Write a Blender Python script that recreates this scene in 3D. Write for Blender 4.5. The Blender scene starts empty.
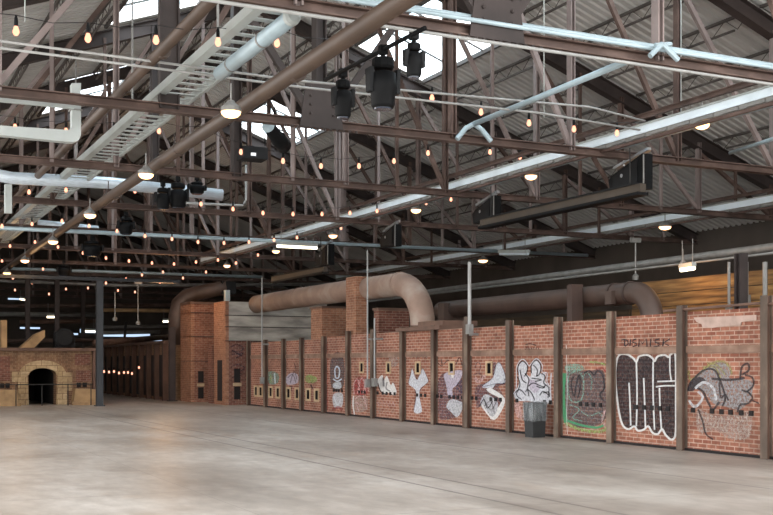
import bpy, math, random
from mathutils import Vector, Matrix
random.seed(7)
SC = bpy.context.scene
COL = SC.collection
# ---------------------------------------------------------------- camera frame (room axes: +Y runs along the kilns, +X across)
TH = math.radians(26.0); CT, ST = math.cos(TH), math.sin(TH)
F, CX, HZ, EYE = 1100.0, 386.5, 364.0, 1.6
def ray(px, py):
    t = (px - CX) / F
    return Vector((t*CT + ST, CT - t*ST, (HZ - py) / F))
CAM = Vector((0, 0, EYE))
def on_x(px, py, X): d = ray(px, py); return CAM + d*(X/d.x)
def on_y(px, py, Y): d = ray(px, py); return CAM + d*(Y/d.y)
def on_z(px, py, Z): d = ray(px, py); return CAM + d*((Z-EYE)/d.z)
def proj(p):
    x, y, z = p[0], p[1], p[2]-EYE
    dep = x*ST + y*CT
    if dep < 0.5: return None
    return (CX + F*(x*CT - y*ST)/dep, HZ - F*z/dep)
def in_view(pts, m=12):
    for p in pts:
        q = proj(p)
        if q and -m < q[0] < 773+m and -m < q[1] < 515+m: return True
    return False
# ---------------------------------------------------------------- materials
def lin(c):
    def f(v):
        v /= 255.0
        return v/12.92 if v <= 0.04045 else ((v+0.055)/1.055)**2.4
    return (f(c[0]), f(c[1]), f(c[2]), 1.0)
def new_mat(name):
    m = bpy.data.materials.new(name); m.use_nodes = True
    nt = m.node_tree; nt.nodes.clear()
    out = nt.nodes.new('ShaderNodeOutputMaterial')
    return m, nt, out
def N(nt, kind, **kw):
    n = nt.nodes.new(kind)
    for k, v in kw.items(): setattr(n, k, v)
    return n
def ramp(nt, stops):
    r = nt.nodes.new('ShaderNodeValToRGB')
    e = r.color_ramp.elements
    e[0].position, e[0].color = stops[0]
    e[1].position, e[1].color = stops[-1]
    for p, c in stops[1:-1]:
        x = e.new(p); x.color = c
    return r
def noisy(name, c, rough=0.6, metal=0.0, var=0.25, scale=3.0, c2=None, stretch=(1,1,1), spec=0.5):
    """a plain coating with blotchy colour variation (wear, dirt) in world space"""
    m, nt, out = new_mat(name)
    b = N(nt, 'ShaderNodeBsdfPrincipled')
    b.inputs['Roughness'].default_value = rough; b.inputs['Metallic'].default_value = metal
    b.inputs['Specular IOR Level'].default_value = spec
    g = N(nt, 'ShaderNodeNewGeometry'); mp = N(nt, 'ShaderNodeMapping'); mp.inputs['Scale'].default_value = stretch
    no = N(nt, 'ShaderNodeTexNoise'); no.inputs['Scale'].default_value = scale; no.inputs['Detail'].default_value = 5
    a = lin(c); lo = tuple(max(0, v*(1-var)) for v in a[:3]) + (1,)
    hi = lin(c2) if c2 else tuple(min(1, v*(1+var)) for v in a[:3]) + (1,)
    r = ramp(nt, [(0.3, lo), (0.5, a), (0.72, hi)])
    L = nt.links.new
    L(g.outputs['Position'], mp.inputs['Vector']); L(mp.outputs[0], no.inputs['Vector'])
    L(no.outputs['Fac'], r.inputs['Fac']); L(r.outputs['Color'], b.inputs['Base Color']); L(b.outputs[0], out.inputs[0])
    return m
def emit(name, c, s):
    m, nt, out = new_mat(name)
    e = N(nt, 'ShaderNodeEmission'); e.inputs[0].default_value = lin(c); e.inputs[1].default_value = s
    nt.links.new(e.outputs[0], out.inputs[0]); return m
def brick_mat(name, c1, c2, mortar, soot_shade=(70, 52, 46), stain=0.35, w=0.23, h=0.078):
    m, nt, out = new_mat(name); L = nt.links.new
    b = N(nt, 'ShaderNodeBsdfPrincipled'); b.inputs['Roughness'].default_value = 0.85; b.inputs['Specular IOR Level'].default_value = 0.2
    g = N(nt, 'ShaderNodeNewGeometry'); s = N(nt, 'ShaderNodeSeparateXYZ'); add = N(nt, 'ShaderNodeMath', operation='ADD'); cb = N(nt, 'ShaderNodeCombineXYZ')
    L(g.outputs['Position'], s.inputs[0]); L(s.outputs[0], add.inputs[0]); L(s.outputs[1], add.inputs[1]); L(add.outputs[0], cb.inputs[0]); L(s.outputs[2], cb.inputs[1])
    t = N(nt, 'ShaderNodeTexBrick'); t.inputs['Scale'].default_value = 1; t.inputs['Brick Width'].default_value = w; t.inputs['Row Height'].default_value = h
    t.inputs['Mortar Size'].default_value = 0.011; t.inputs['Mortar Smooth'].default_value = 0.3; t.inputs['Bias'].default_value = -0.1
    t.inputs['Color1'].default_value = lin(c1); t.inputs['Color2'].default_value = lin(c2); t.inputs['Mortar'].default_value = lin(mortar)
    L(cb.outputs[0], t.inputs['Vector'])
    n1 = N(nt, 'ShaderNodeTexNoise'); n1.inputs['Scale'].default_value = 1.1; n1.inputs['Detail'].default_value = 6
    L(g.outputs['Position'], n1.inputs['Vector'])
    r1 = ramp(nt, [(0.48, (0,0,0,1)), (0.75, (stain,)*3+(1,))]); L(n1.outputs['Fac'], r1.inputs['Fac'])
    mx = N(nt, 'ShaderNodeMixRGB'); L(r1.outputs[0], mx.inputs[0]); L(t.outputs['Color'], mx.inputs[1]); mx.inputs[2].default_value = lin(soot_shade)
    n2 = N(nt, 'ShaderNodeTexNoise'); n2.inputs['Scale'].default_value = 9; n2.inputs['Detail'].default_value = 3
    L(g.outputs['Position'], n2.inputs['Vector'])
    r2 = ramp(nt, [(0.3, (0.72,0.72,0.72,1)), (0.7, (1.2,1.2,1.2,1))]); L(n2.outputs['Fac'], r2.inputs['Fac'])
    mu = N(nt, 'ShaderNodeMixRGB', blend_type='MULTIPLY'); mu.inputs[0].default_value = 0.8; L(mx.outputs[0], mu.inputs[1]); L(r2.outputs[0], mu.inputs[2])
    L(mu.outputs[0], b.inputs['Base Color'])
    bp = N(nt, 'ShaderNodeBump'); bp.inputs['Strength'].default_value = 0.4; bp.inputs['Distance'].default_value = 0.01; bp.invert = True
    L(t.outputs['Fac'], bp.inputs['Height']); L(bp.outputs[0], b.inputs['Normal']); L(b.outputs[0], out.inputs[0])
    return m
def paint(name, c, thin=0.2, scale=14):
    """spray paint: worn patches let the brick behind show"""
    m, nt, out = new_mat(name); L = nt.links.new
    b = N(nt, 'ShaderNodeBsdfPrincipled'); b.inputs['Base Color'].default_value = lin(c); b.inputs['Roughness'].default_value = 0.7; b.inputs['Specular IOR Level'].default_value = 0.2
    tr = N(nt, 'ShaderNodeBsdfTransparent'); mix = N(nt, 'ShaderNodeMixShader')
    g = N(nt, 'ShaderNodeNewGeometry'); no = N(nt, 'ShaderNodeTexNoise'); no.inputs['Scale'].default_value = scale; no.inputs['Detail'].default_value = 4
    r = ramp(nt, [(0.3, (thin*0.3,)*3+(1,)), (0.7, (min(1, thin*1.7),)*3+(1,))])
    L(g.outputs['Position'], no.inputs['Vector']); L(no.outputs['Fac'], r.inputs['Fac']); L(r.outputs[0], mix.inputs[0])
    L(b.outputs[0], mix.inputs[1]); L(tr.outputs[0], mix.inputs[2]); L(mix.outputs[0], out.inputs[0])
    return m

M = {}
M['rust'] = noisy('rust_steel', (82, 64, 57), 0.7, 0.1, 0.3, 2.2, c2=(108, 88, 80))
M['rust_dark'] = noisy('dark_rust_steel', (54, 45, 43), 0.7, 0.1, 0.35, 2.0)
M['rust_pink'] = noisy('primer_steel', (130, 117, 114), 0.7, 0.1, 0.2, 2.0)
M['joist'] = noisy('joist_steel', (84, 79, 76), 0.7, 0.2, 0.25, 2.0)
M['brown_pipe'] = noisy('brown_painted_pipe', (68, 53, 43), 0.5, 0.0, 0.2, 1.5)
M['white'] = noisy('white_paint', (168, 174, 172), 0.5, 0.0, 0.1, 2.5)
M['pale_blue'] = noisy('galvanised_pale', (160, 178, 186), 0.4, 0.15, 0.12, 2.5)
M['white_tray'] = noisy('white_tray_paint', (222, 234, 242), 0.4, 0, 0.08, 2)
M['conduit'] = noisy('dull_conduit', (150, 150, 148), 0.5, 0.1, 0.15, 3)
M['casing'] = noisy('brown_casing', (66, 56, 46), 0.6, 0, 0.25, 2)
M['galv'] = noisy('galvanised_grey', (132, 131, 128), 0.5, 0.3, 0.2, 4)
M['foil'] = noisy('foil_wrap', (206, 218, 228), 0.35, 0.3, 0.15, 6, stretch=(1, 8, 8))
M['black'] = noisy('black_housing', (12, 13, 15), 0.6, 0.0, 0.3, 5, spec=0.15)
M['charcoal'] = noisy('charcoal_housing', (22, 23, 25), 0.6, 0.0, 0.3, 5, spec=0.2)
M['lens'] = noisy('dark_lens', (40, 46, 58), 0.1, 0.0, 0.1, 2)
M['chrome'] = noisy('bright_clamp', (190, 192, 195), 0.3, 0.8, 0.1, 3)
M['buckstay'] = noisy('weathered_post', (92, 77, 66), 0.8, 0.0, 0.35, 3.0, c2=(132, 114, 98), stretch=(1, 1, 0.5))
M['buckstay_dark'] = noisy('rusted_post', (84, 60, 48), 0.8, 0.0, 0.35, 3.0, stretch=(1, 1, 0.5))
M['band'] = noisy('weathered_band', (122, 94, 78), 0.8, 0.0, 0.3, 3.0, c2=(146, 120, 104))
M['soot_shade'] = noisy('soot_shade', (26, 18, 16), 0.9, 0, 0.3, 5)  # near-black for openings too: the shade inside them is in the colour
M['cream'] = noisy('cream_brick', (176, 150, 118), 0.8, 0, 0.2, 6)
M['mortar'] = noisy('pale_mortar', (170, 146, 134), 0.9, 0, 0.2, 5)
M['concrete'] = noisy('board_concrete', (158, 151, 142), 0.85, 0, 0.45, 0.9, c2=(190, 182, 170), stretch=(1, 1, 4))
M['rust_duct'] = noisy('rusty_duct', (142, 117, 103), 0.65, 0.1, 0.25, 1.3, c2=(164, 150, 138))
M['rust_duct_dark'] = noisy('dark_rusty_duct', (64, 49, 43), 0.6, 0.1, 0.3, 1.6)
M['grey_duct'] = noisy('grey_duct', (76, 60, 52), 0.55, 0.1, 0.3, 1.6)
M['rust_plate'] = noisy('rust_plate', (98, 74, 62), 0.75, 0.1, 0.3, 2.5)
M['dark'] = noisy('dark_shed', (78, 70, 64), 0.9, 0, 0.3, 0.6)
M['dark_col'] = noisy('dark_grey_column', (52, 53, 56), 0.6, 0.1, 0.2, 1.5)
M['tan'] = noisy('tan_stone', (158, 128, 92), 0.85, 0, 0.3, 2.5)
M['wire'] = noisy('black_wire', (22, 20, 19), 0.6, 0, 0.1, 1)
M['bin'] = noisy('bin_plastic', (36, 37, 38), 0.5, 0, 0.2, 4)
M['brick'] = brick_mat('kiln_brick', (130, 80, 64), (156, 105, 85), (168, 140, 124), stain=0.5)
M['brick_pale'] = brick_mat('kiln_brick_faded', (178, 112, 88), (200, 142, 116), (204, 178, 158))
M['brick_red_brown'] = brick_mat('pillar_brick_shaded', (122, 76, 60), (142, 98, 80), (142, 114, 98), stain=0.4)  # darker copy of the pillar brick, for the side turned from the light
M['stone'] = brick_mat('arch_stone', (160, 136, 102), (184, 160, 126), (118, 96, 74), w=0.4, h=0.22)
M['brick_dark'] = brick_mat('kiln_brick_dark', (104, 62, 52), (126, 82, 68), (138, 114, 100), stain=0.6)
M['brick_orange'] = brick_mat('pillar_brick', (138, 92, 70), (156, 110, 86), (156, 126, 106))
M['brick_brown'] = brick_mat('old_kiln_brick', (120, 88, 66), (142, 110, 84), (148, 122, 98), stain=0.6)
M['bulb'] = emit('bulb_glow', (255, 166, 134), 1.1)
M['flood'] = emit('flood_glow', (255, 192, 130), 3)
M['daylight'] = emit('daylight_glow_panel', (190, 214, 240), 0.55)  # daylight put in as the panel's own glow
M['tube'] = emit('tube_glow', (255, 240, 205), 2.5)
def roof_mat():
    m = noisy('corrugated_roof_sheet', (190, 189, 186), 0.6, 0.1, 0.14, 0.5, stretch=(0.4, 2.5, 1)); return m
M['roof'] = roof_mat()
def skylight_mat():
    m, nt, out = new_mat('ribbed_fibreglass'); L = nt.links.new
    g = N(nt, 'ShaderNodeNewGeometry'); s = N(nt, 'ShaderNodeSeparateXYZ'); L(g.outputs['Position'], s.inputs[0])
    mu = N(nt, 'ShaderNodeMath', operation='MULTIPLY'); mu.inputs[1].default_value = 9.0; L(s.outputs[1], mu.inputs[0])
    si = N(nt, 'ShaderNodeMath', operation='SINE'); L(mu.outputs[0], si.inputs[0])
    r = ramp(nt, [(0.35, (0.92, 0.97, 1, 1)), (0.95, (0.6, 0.82, 0.92, 1))]); L(si.outputs[0], r.inputs[0])
    tr = N(nt, 'ShaderNodeBsdfTransparent'); L(r.outputs[0], tr.inputs[0])
    tl = N(nt, 'ShaderNodeBsdfTranslucent'); L(r.outputs[0], tl.inputs[0])
    mx = N(nt, 'ShaderNodeMixShader'); mx.inputs[0].default_value = 0.35; L(tr.outputs[0], mx.inputs[1]); L(tl.outputs[0], mx.inputs[2]); L(mx.outputs[0], out.inputs[0])
    return m
M['skylight'] = skylight_mat()
def bag_mat():
    m, nt, out = new_mat('clear_bin_liner'); L = nt.links.new
    b = N(nt, 'ShaderNodeBsdfPrincipled'); b.inputs['Base Color'].default_value = lin((186, 190, 192)); b.inputs['Roughness'].default_value = 0.25
    tr = N(nt, 'ShaderNodeBsdfTransparent'); no = N(nt, 'ShaderNodeTexNoise'); no.inputs['Scale'].default_value = 5
    g = N(nt, 'ShaderNodeNewGeometry'); mp = N(nt, 'ShaderNodeMapping'); mp.inputs['Scale'].default_value = (3, 3, 0.6); L(g.outputs['Position'], mp.inputs[0]); L(mp.outputs[0], no.inputs['Vector'])
    r = ramp(nt, [(0.4, (0.1,)*3+(1,)), (0.68, (0.36,)*3+(1,))]); L(no.outputs[0], r.inputs[0])
    mx = N(nt, 'ShaderNodeMixShader'); L(r.outputs[0], mx.inputs[0]); L(tr.outputs[0], mx.inputs[1]); L(b.outputs[0], mx.inputs[2]); L(mx.outputs[0], out.inputs[0])
    return m
M['bag'] = bag_mat()
def floor_mat():
    m, nt, out = new_mat('worn_polished_concrete'); L = nt.links.new
    b = N(nt, 'ShaderNodeBsdfPrincipled'); b.inputs['Specular IOR Level'].default_value = 0.5
    g = N(nt, 'ShaderNodeNewGeometry'); s = N(nt, 'ShaderNodeSeparateXYZ'); L(g.outputs['Position'], s.inputs[0])
    def noise(sc, det, st):
        mp = N(nt, 'ShaderNodeMapping'); mp.inputs['Scale'].default_value = st
        n = N(nt, 'ShaderNodeTexNoise'); n.inputs['Scale'].default_value = sc; n.inputs['Detail'].default_value = det; n.inputs['Roughness'].default_value = 0.62
        L(g.outputs['Position'], mp.inputs[0]); L(mp.outputs[0], n.inputs['Vector']); return n
    n1 = noise(0.55, 7, (1, 0.45, 1)); r1 = ramp(nt, [(0.3, lin((126, 116, 107))), (0.5, lin((155, 145, 136))), (0.7, lin((180, 172, 164)))]); L(n1.outputs[0], r1.inputs[0])
    n2 = noise(4.5, 5, (1, 0.5, 1)); r2 = ramp(nt, [(0.3, (0.8, 0.79, 0.78, 1)), (0.7, (1.12, 1.12, 1.12, 1))]); L(n2.outputs[0], r2.inputs[0])
    mu = N(nt, 'ShaderNodeMixRGB', blend_type='MULTIPLY'); mu.inputs[0].default_value = 1; L(r1.outputs[0], mu.inputs[1]); L(r2.outputs[0], mu.inputs[2])
    # rust stain patches
    n3 = noise(0.9, 3, (1, 0.6, 1)); r3 = ramp(nt, [(0.6, (0, 0, 0, 1)), (0.8, (0.35, 0.35, 0.35, 1))]); L(n3.outputs[0], r3.inputs[0])
    ms = N(nt, 'ShaderNodeMixRGB'); L(r3.outputs[0], ms.inputs[0]); L(mu.outputs[0], ms.inputs[1]); ms.inputs[2].default_value = lin((150, 120, 92))
    # slab joints and the two slots of the old kiln-car track
    def line(sock, at, w):
        a = N(nt, 'ShaderNodeMath', operation='SUBTRACT'); a.inputs[1].default_value = at; L(sock, a.inputs[0])
        c = N(nt, 'ShaderNodeMath', operation='ABSOLUTE'); L(a.outputs[0], c.inputs[0])
        d = N(nt, 'ShaderNodeMath', operation='LESS_THAN'); d.inputs[1].default_value = w; L(c.outputs[0], d.inputs[0]); return d.outputs[0]
    acc = None
    for at, w in ((3.9, 0.004), (6.78, 0.03), (7.4, 0.03), (10.6, 0.028), (12.6, 0.012)):
        o = line(s.outputs[0], at, w)
        if acc is None: acc = o
        else:
            a = N(nt, 'ShaderNodeMath', operation='MAXIMUM'); L(acc, a.inputs[0]); L(o, a.inputs[1]); acc = a.outputs[0]
    md = N(nt, 'ShaderNodeMath', operation='PINGPONG'); md.inputs[1].default_value = 3.0; L(s.outputs[1], md.inputs[0])
    o = line(md.outputs[0], 1.5, 0.018); a = N(nt, 'ShaderNodeMath', operation='MULTIPLY'); a.inputs[1].default_value = 0.45; L(o, a.inputs[0])
    a2 = N(nt, 'ShaderNodeMath', operation='MAXIMUM'); L(acc, a2.inputs[0]); L(a.outputs[0], a2.inputs[1])
    sc = N(nt, 'ShaderNodeMath', operation='MULTIPLY'); sc.inputs[1].default_value = 0.6; L(a2.outputs[0], sc.inputs[0])
    mj = N(nt, 'ShaderNodeMixRGB'); L(sc.outputs[0], mj.inputs[0]); L(ms.outputs[0], mj.inputs[1]); mj.inputs[2].default_value = lin((70, 62, 58))
    L(mj.outputs[0], b.inputs['Base Color'])
    rr = N(nt, 'ShaderNodeMapRange'); rr.inputs[3].default_value = 0.3; rr.inputs[4].default_value = 0.5; L(n1.outputs[0], rr.inputs[0]); L(rr.outputs[0], b.inputs['Roughness'])
    L(b.outputs[0], out.inputs[0]); return m
M['floor'] = floor_mat()
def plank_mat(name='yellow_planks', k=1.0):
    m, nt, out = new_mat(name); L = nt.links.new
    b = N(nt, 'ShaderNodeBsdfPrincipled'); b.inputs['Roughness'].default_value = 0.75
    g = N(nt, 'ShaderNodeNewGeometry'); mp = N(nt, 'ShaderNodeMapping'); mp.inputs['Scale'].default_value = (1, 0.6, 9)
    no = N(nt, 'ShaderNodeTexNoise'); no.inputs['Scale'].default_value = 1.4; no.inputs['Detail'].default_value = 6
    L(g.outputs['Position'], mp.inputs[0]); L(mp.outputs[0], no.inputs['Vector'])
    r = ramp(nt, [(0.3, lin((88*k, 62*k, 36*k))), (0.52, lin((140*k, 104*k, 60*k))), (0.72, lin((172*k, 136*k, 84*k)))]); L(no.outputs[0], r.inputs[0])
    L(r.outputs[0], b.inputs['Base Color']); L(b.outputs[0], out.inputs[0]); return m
M['plank'] = plank_mat(); M['plank_shaded'] = plank_mat('shaded_planks', 0.5)  # darker copy: shade of the unlit stretch is in the wood colour
# ---------------------------------------------------------------- mesh building
def wloc(o):
    v = Vector((0, 0, 0))
    while o is not None:
        v += Vector(o.location); o = o.parent
    return v
class MB:
    def __init__(s): s.v = []; s.f = []; s.mi = []; s.mats = []
    def mat(s, m):
        if m is None: return 0
        if m not in s.mats: s.mats.append(m)
        return s.mats.index(m)
    def add(s, vs, fs, m=None):
        k = len(s.v); s.v += [Vector(v) for v in vs]; i = s.mat(m)
        for f in fs: s.f.append([a+k for a in f]); s.mi.append(i)
        return s
    def box(s, a, b, m=None):
        x0, x1 = sorted((a[0], b[0])); y0, y1 = sorted((a[1], b[1])); z0, z1 = sorted((a[2], b[2]))
        return s.add([(x0,y0,z0),(x1,y0,z0),(x1,y1,z0),(x0,y1,z0),(x0,y0,z1),(x1,y0,z1),(x1,y1,z1),(x0,y1,z1)],
              [(0,3,2,1),(4,5,6,7),(0,1,5,4),(1,2,6,5),(2,3,7,6),(3,0,4,7)], m)
    def frame(s, p0, p1, up=None):
        d = (Vector(p1)-Vector(p0)).normalized(); u = Vector(up) if up else Vector((0,0,1))
        if abs(d.dot(u)) > 0.98: u = Vector((0,1,0)) if abs(d.y) < 0.9 else Vector((1,0,0))
        x = d.cross(u).normalized(); return d, x, x.cross(d).normalized()
    def sweep(s, p0, p1, prof, m=None, up=None):
        d, x, y = s.frame(p0, p1, up); n = len(prof)
        vs = [Vector(p)+x*a+y*b for p in (p0, p1) for a, b in prof]
        fs = [(i, (i+1) % n, n+(i+1) % n, n+i) for i in range(n)] + [tuple(reversed(range(n))), tuple(range(n, 2*n))]
        return s.add(vs, fs, m)
    def bar(s, p0, p1, w, h, m=None, up=None):
        a, b = w/2, h/2
        return s.sweep(p0, p1, [(-a,-b),(a,-b),(a,b),(-a,b)], m, up)
    def ibeam(s, p0, p1, w, h, m=None, t=0.02, up=None):
        a, b, q = w/2, h/2, t/2
        return s.sweep(p0, p1, [(-a,-b),(a,-b),(a,-b+t),(q,-b+t),(q,b-t),(a,b-t),(a,b),(-a,b),(-a,b-t),(-q,b-t),(-q,-b+t),(-a,-b+t)], m, up)
    def tube(s, pts, r, n=8, m=None, cap=True):
        pts = [Vector(p) for p in pts]; rs = r if isinstance(r, (list, tuple)) else [r]*len(pts)
        k = len(s.v); i = s.mat(m); px = None
        for j, p in enumerate(pts):
            d = (pts[min(j+1, len(pts)-1)]-pts[max(j-1, 0)]).normalized()
            if px is None:
                u = Vector((0,0,1)) if abs(d.z) < 0.9 else Vector((1,0,0)); x = d.cross(u).normalized()
            else: x = (px-d*px.dot(d)).normalized()
            px = x; y = x.cross(d)
            s.v += [p+(x*math.cos(2*math.pi*q/n)+y*math.sin(2*math.pi*q/n))*rs[j] for q in range(n)]
        for j in range(len(pts)-1):
            for q in range(n):
                s.f.append([k+j*n+q, k+j*n+(q+1) % n, k+(j+1)*n+(q+1) % n, k+(j+1)*n+q]); s.mi.append(i)
        if cap:
            s.f.append([k+q for q in reversed(range(n))]); s.mi.append(i)
            e = k+(len(pts)-1)*n; s.f.append([e+q for q in range(n)]); s.mi.append(i)
        return s
    def lathe(s, p, axis, prof, n=12, m=None):
        """prof: list of (distance along axis, radius)"""
        d = Vector(axis).normalized(); return s.tube_exact([Vector(p)+d*h for h, r in prof], [r for h, r in prof], d, n, m)
    def tube_exact(s, pts, rs, d, n, m):
        u = Vector((0,0,1)) if abs(d.z) < 0.9 else Vector((1,0,0)); x = d.cross(u).normalized(); y = x.cross(d)
        k = len(s.v); i = s.mat(m)
        for p, r in zip(pts, rs): s.v += [p+(x*math.cos(2*math.pi*q/n)+y*math.sin(2*math.pi*q/n))*max(r, 1e-4) for q in range(n)]
        for j in range(len(pts)-1):
            for q in range(n): s.f.append([k+j*n+q, k+j*n+(q+1) % n, k+(j+1)*n+(q+1) % n, k+(j+1)*n+q]); s.mi.append(i)
        s.f.append([k+q for q in reversed(range(n))]); s.mi.append(i)
        e = k+(len(pts)-1)*n; s.f.append([e+q for q in range(n)]); s.mi.append(i)
        return s
    def prism(s, poly, off, m=None):
        """closed polygon (3-D points) pushed along off"""
        n = len(poly); o = Vector(off)
        vs = [Vector(p) for p in poly]+[Vector(p)+o for p in poly]
        return s.add(vs, [tuple(range(n)), tuple(reversed(range(n, 2*n)))]+[(i, n+i, n+(i+1) % n, (i+1) % n) for i in range(n)], m)
    def build(s, name, m=None, parent=None, smooth=False):
        if parent is not None: base = wloc(parent)
        else:
            lo = [min(v[i] for v in s.v) for i in range(3)]; hi = [max(v[i] for v in s.v) for i in range(3)]
            base = Vector(((lo[0]+hi[0])/2, (lo[1]+hi[1])/2, lo[2]))
        me = bpy.data.meshes.new(name)
        me.from_pydata([v-base for v in s.v], [], s.f)
        for q in (s.mats or [m]): me.materials.append(q)
        if s.mats: me.polygons.foreach_set('material_index', s.mi)
        if smooth: me.polygons.foreach_set('use_smooth', [True]*len(me.polygons))
        me.update()
        o = bpy.data.objects.new(name, me); COL.objects.link(o)
        if parent is not None: o.parent = parent
        else: o.location = base
        return o
def tag(o, label, cat, group=None, kind=None):
    if label: o['label'] = label
    if cat: o['category'] = cat
    if group: o['group'] = group
    if kind: o['kind'] = kind
    return o
def thing(name, loc, label, cat, group=None):
    o = bpy.data.objects.new(name, None); COL.objects.link(o); o.location = loc; o.empty_display_size = 0.1
    return tag(o, label, cat, group)
def struct(name, mb, m=None, smooth=False):
    o = mb.build(name, m, None, smooth); o['kind'] = 'structure'; return o
def copy_tree(o, parent=None):
    c = o.copy(); COL.objects.link(c)
    if parent is not None: c.parent = parent
    for ch in list(o.children): copy_tree(ch, c)
    return c
ORD = ['first', 'second', 'third', 'fourth', 'fifth', 'sixth', 'seventh', 'eighth', 'ninth', 'tenth', 'eleventh', 'twelfth', 'thirteenth', 'fourteenth', 'fifteenth', 'sixteenth']
# ---------------------------------------------------------------- room shell
ROOF_R, ROOF_Z, SLOPE = 10.5, EYE+10.7, 0.365
def roof_z(x): return ROOF_Z-SLOPE*abs(x-ROOF_R)
XL, XR, Y0, Y1 = -2.6, 27.0, 3.0, 75.9
struct('floor', MB().box((-9, -6, -0.3), (XR+0.3, Y1+0.3, 0)), M['floor'])
TY = [12.4+5.95*i for i in range(11)]
SKX = [(6.2, 8.75), (13.6, 15.9)]
def snap(y): return Y0+round((y-Y0)/0.27)*0.27
def roof_mesh():
    mb = MB(); pitch = 0.27
    def strip(xa, xb, ya, yb):
        n = max(1, int(round((yb-ya)/pitch))); vs = []; fs = []
        st = (yb-ya)/n
        for i in range(n):
            for dy, dz in ((0, 0), (0.4, 0), (0.5, 0.05), (0.9, 0.05)):
                y = ya+(i+dy)*st
                vs += [(xa, y, roof_z(xa)+dz), (xb, y, roof_z(xb)+dz)]
        vs += [(xa, yb, roof_z(xa)), (xb, yb, roof_z(xb))]
        for j in range(len(vs)//2-1): fs.append((2*j, 2*j+1, 2*j+3, 2*j+2))
        mb.add(vs, fs)
    ed = [XL, SKX[0][0], SKX[0][1], ROOF_R, SKX[1][0], SKX[1][1], XR]
    for a, b in zip(ed[:-1], ed[1:]):
        if (a, b) in SKX:
            ys = [Y0]
            for i in (0, 2, 4): ys += [snap(TY[i]+0.3), snap(TY[i+1]-0.3)]
            ys.append(Y1)
            for k in range(0, len(ys), 2): strip(a, b, ys[k], ys[k+1])
        else: strip(a, b, Y0, Y1)
    return mb
struct('ceiling', roof_mesh(), M['roof'])
k = 0
for i in (0, 2, 4):
    for a, b in SKX:
        k += 1; ya, yb = snap(TY[i]+0.3), snap(TY[i+1]-0.3)
        mb = MB().add([(a, ya, roof_z(a)+0.06), (b, ya, roof_z(b)+0.06), (b, yb, roof_z(b)+0.06), (a, yb, roof_z(a)+0.06)], [(0, 1, 2, 3)])
        w = struct('window_%d' % k, mb, M['skylight'])
        fr = MB()
        for x in (a, b): fr.bar((x, ya, roof_z(x)-0.02), (x, yb, roof_z(x)-0.02), 0.08, 0.12)
        for q in range(1, 3):
            y = ya+(yb-ya)*q/3; fr.bar((a, y, roof_z(a)), (b, y, roof_z(b)), 0.04, 0.05)
        fr.build('window_frame', M['joist'], w)
struct('wall_right', MB().box((XR, 2, 0), (XR+0.25, Y1, 7)), M['dark'])
struct('wall_back', MB().box((XL, Y1, 0), (XR, Y1+0.25, 13)), M['dark'])
struct('unseen_wall_left', MB().box((XL-0.25, 36, 0), (XL, Y1, 7.1)), M['dark'])  # unseen wall added to keep daylight out of the far end
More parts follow.
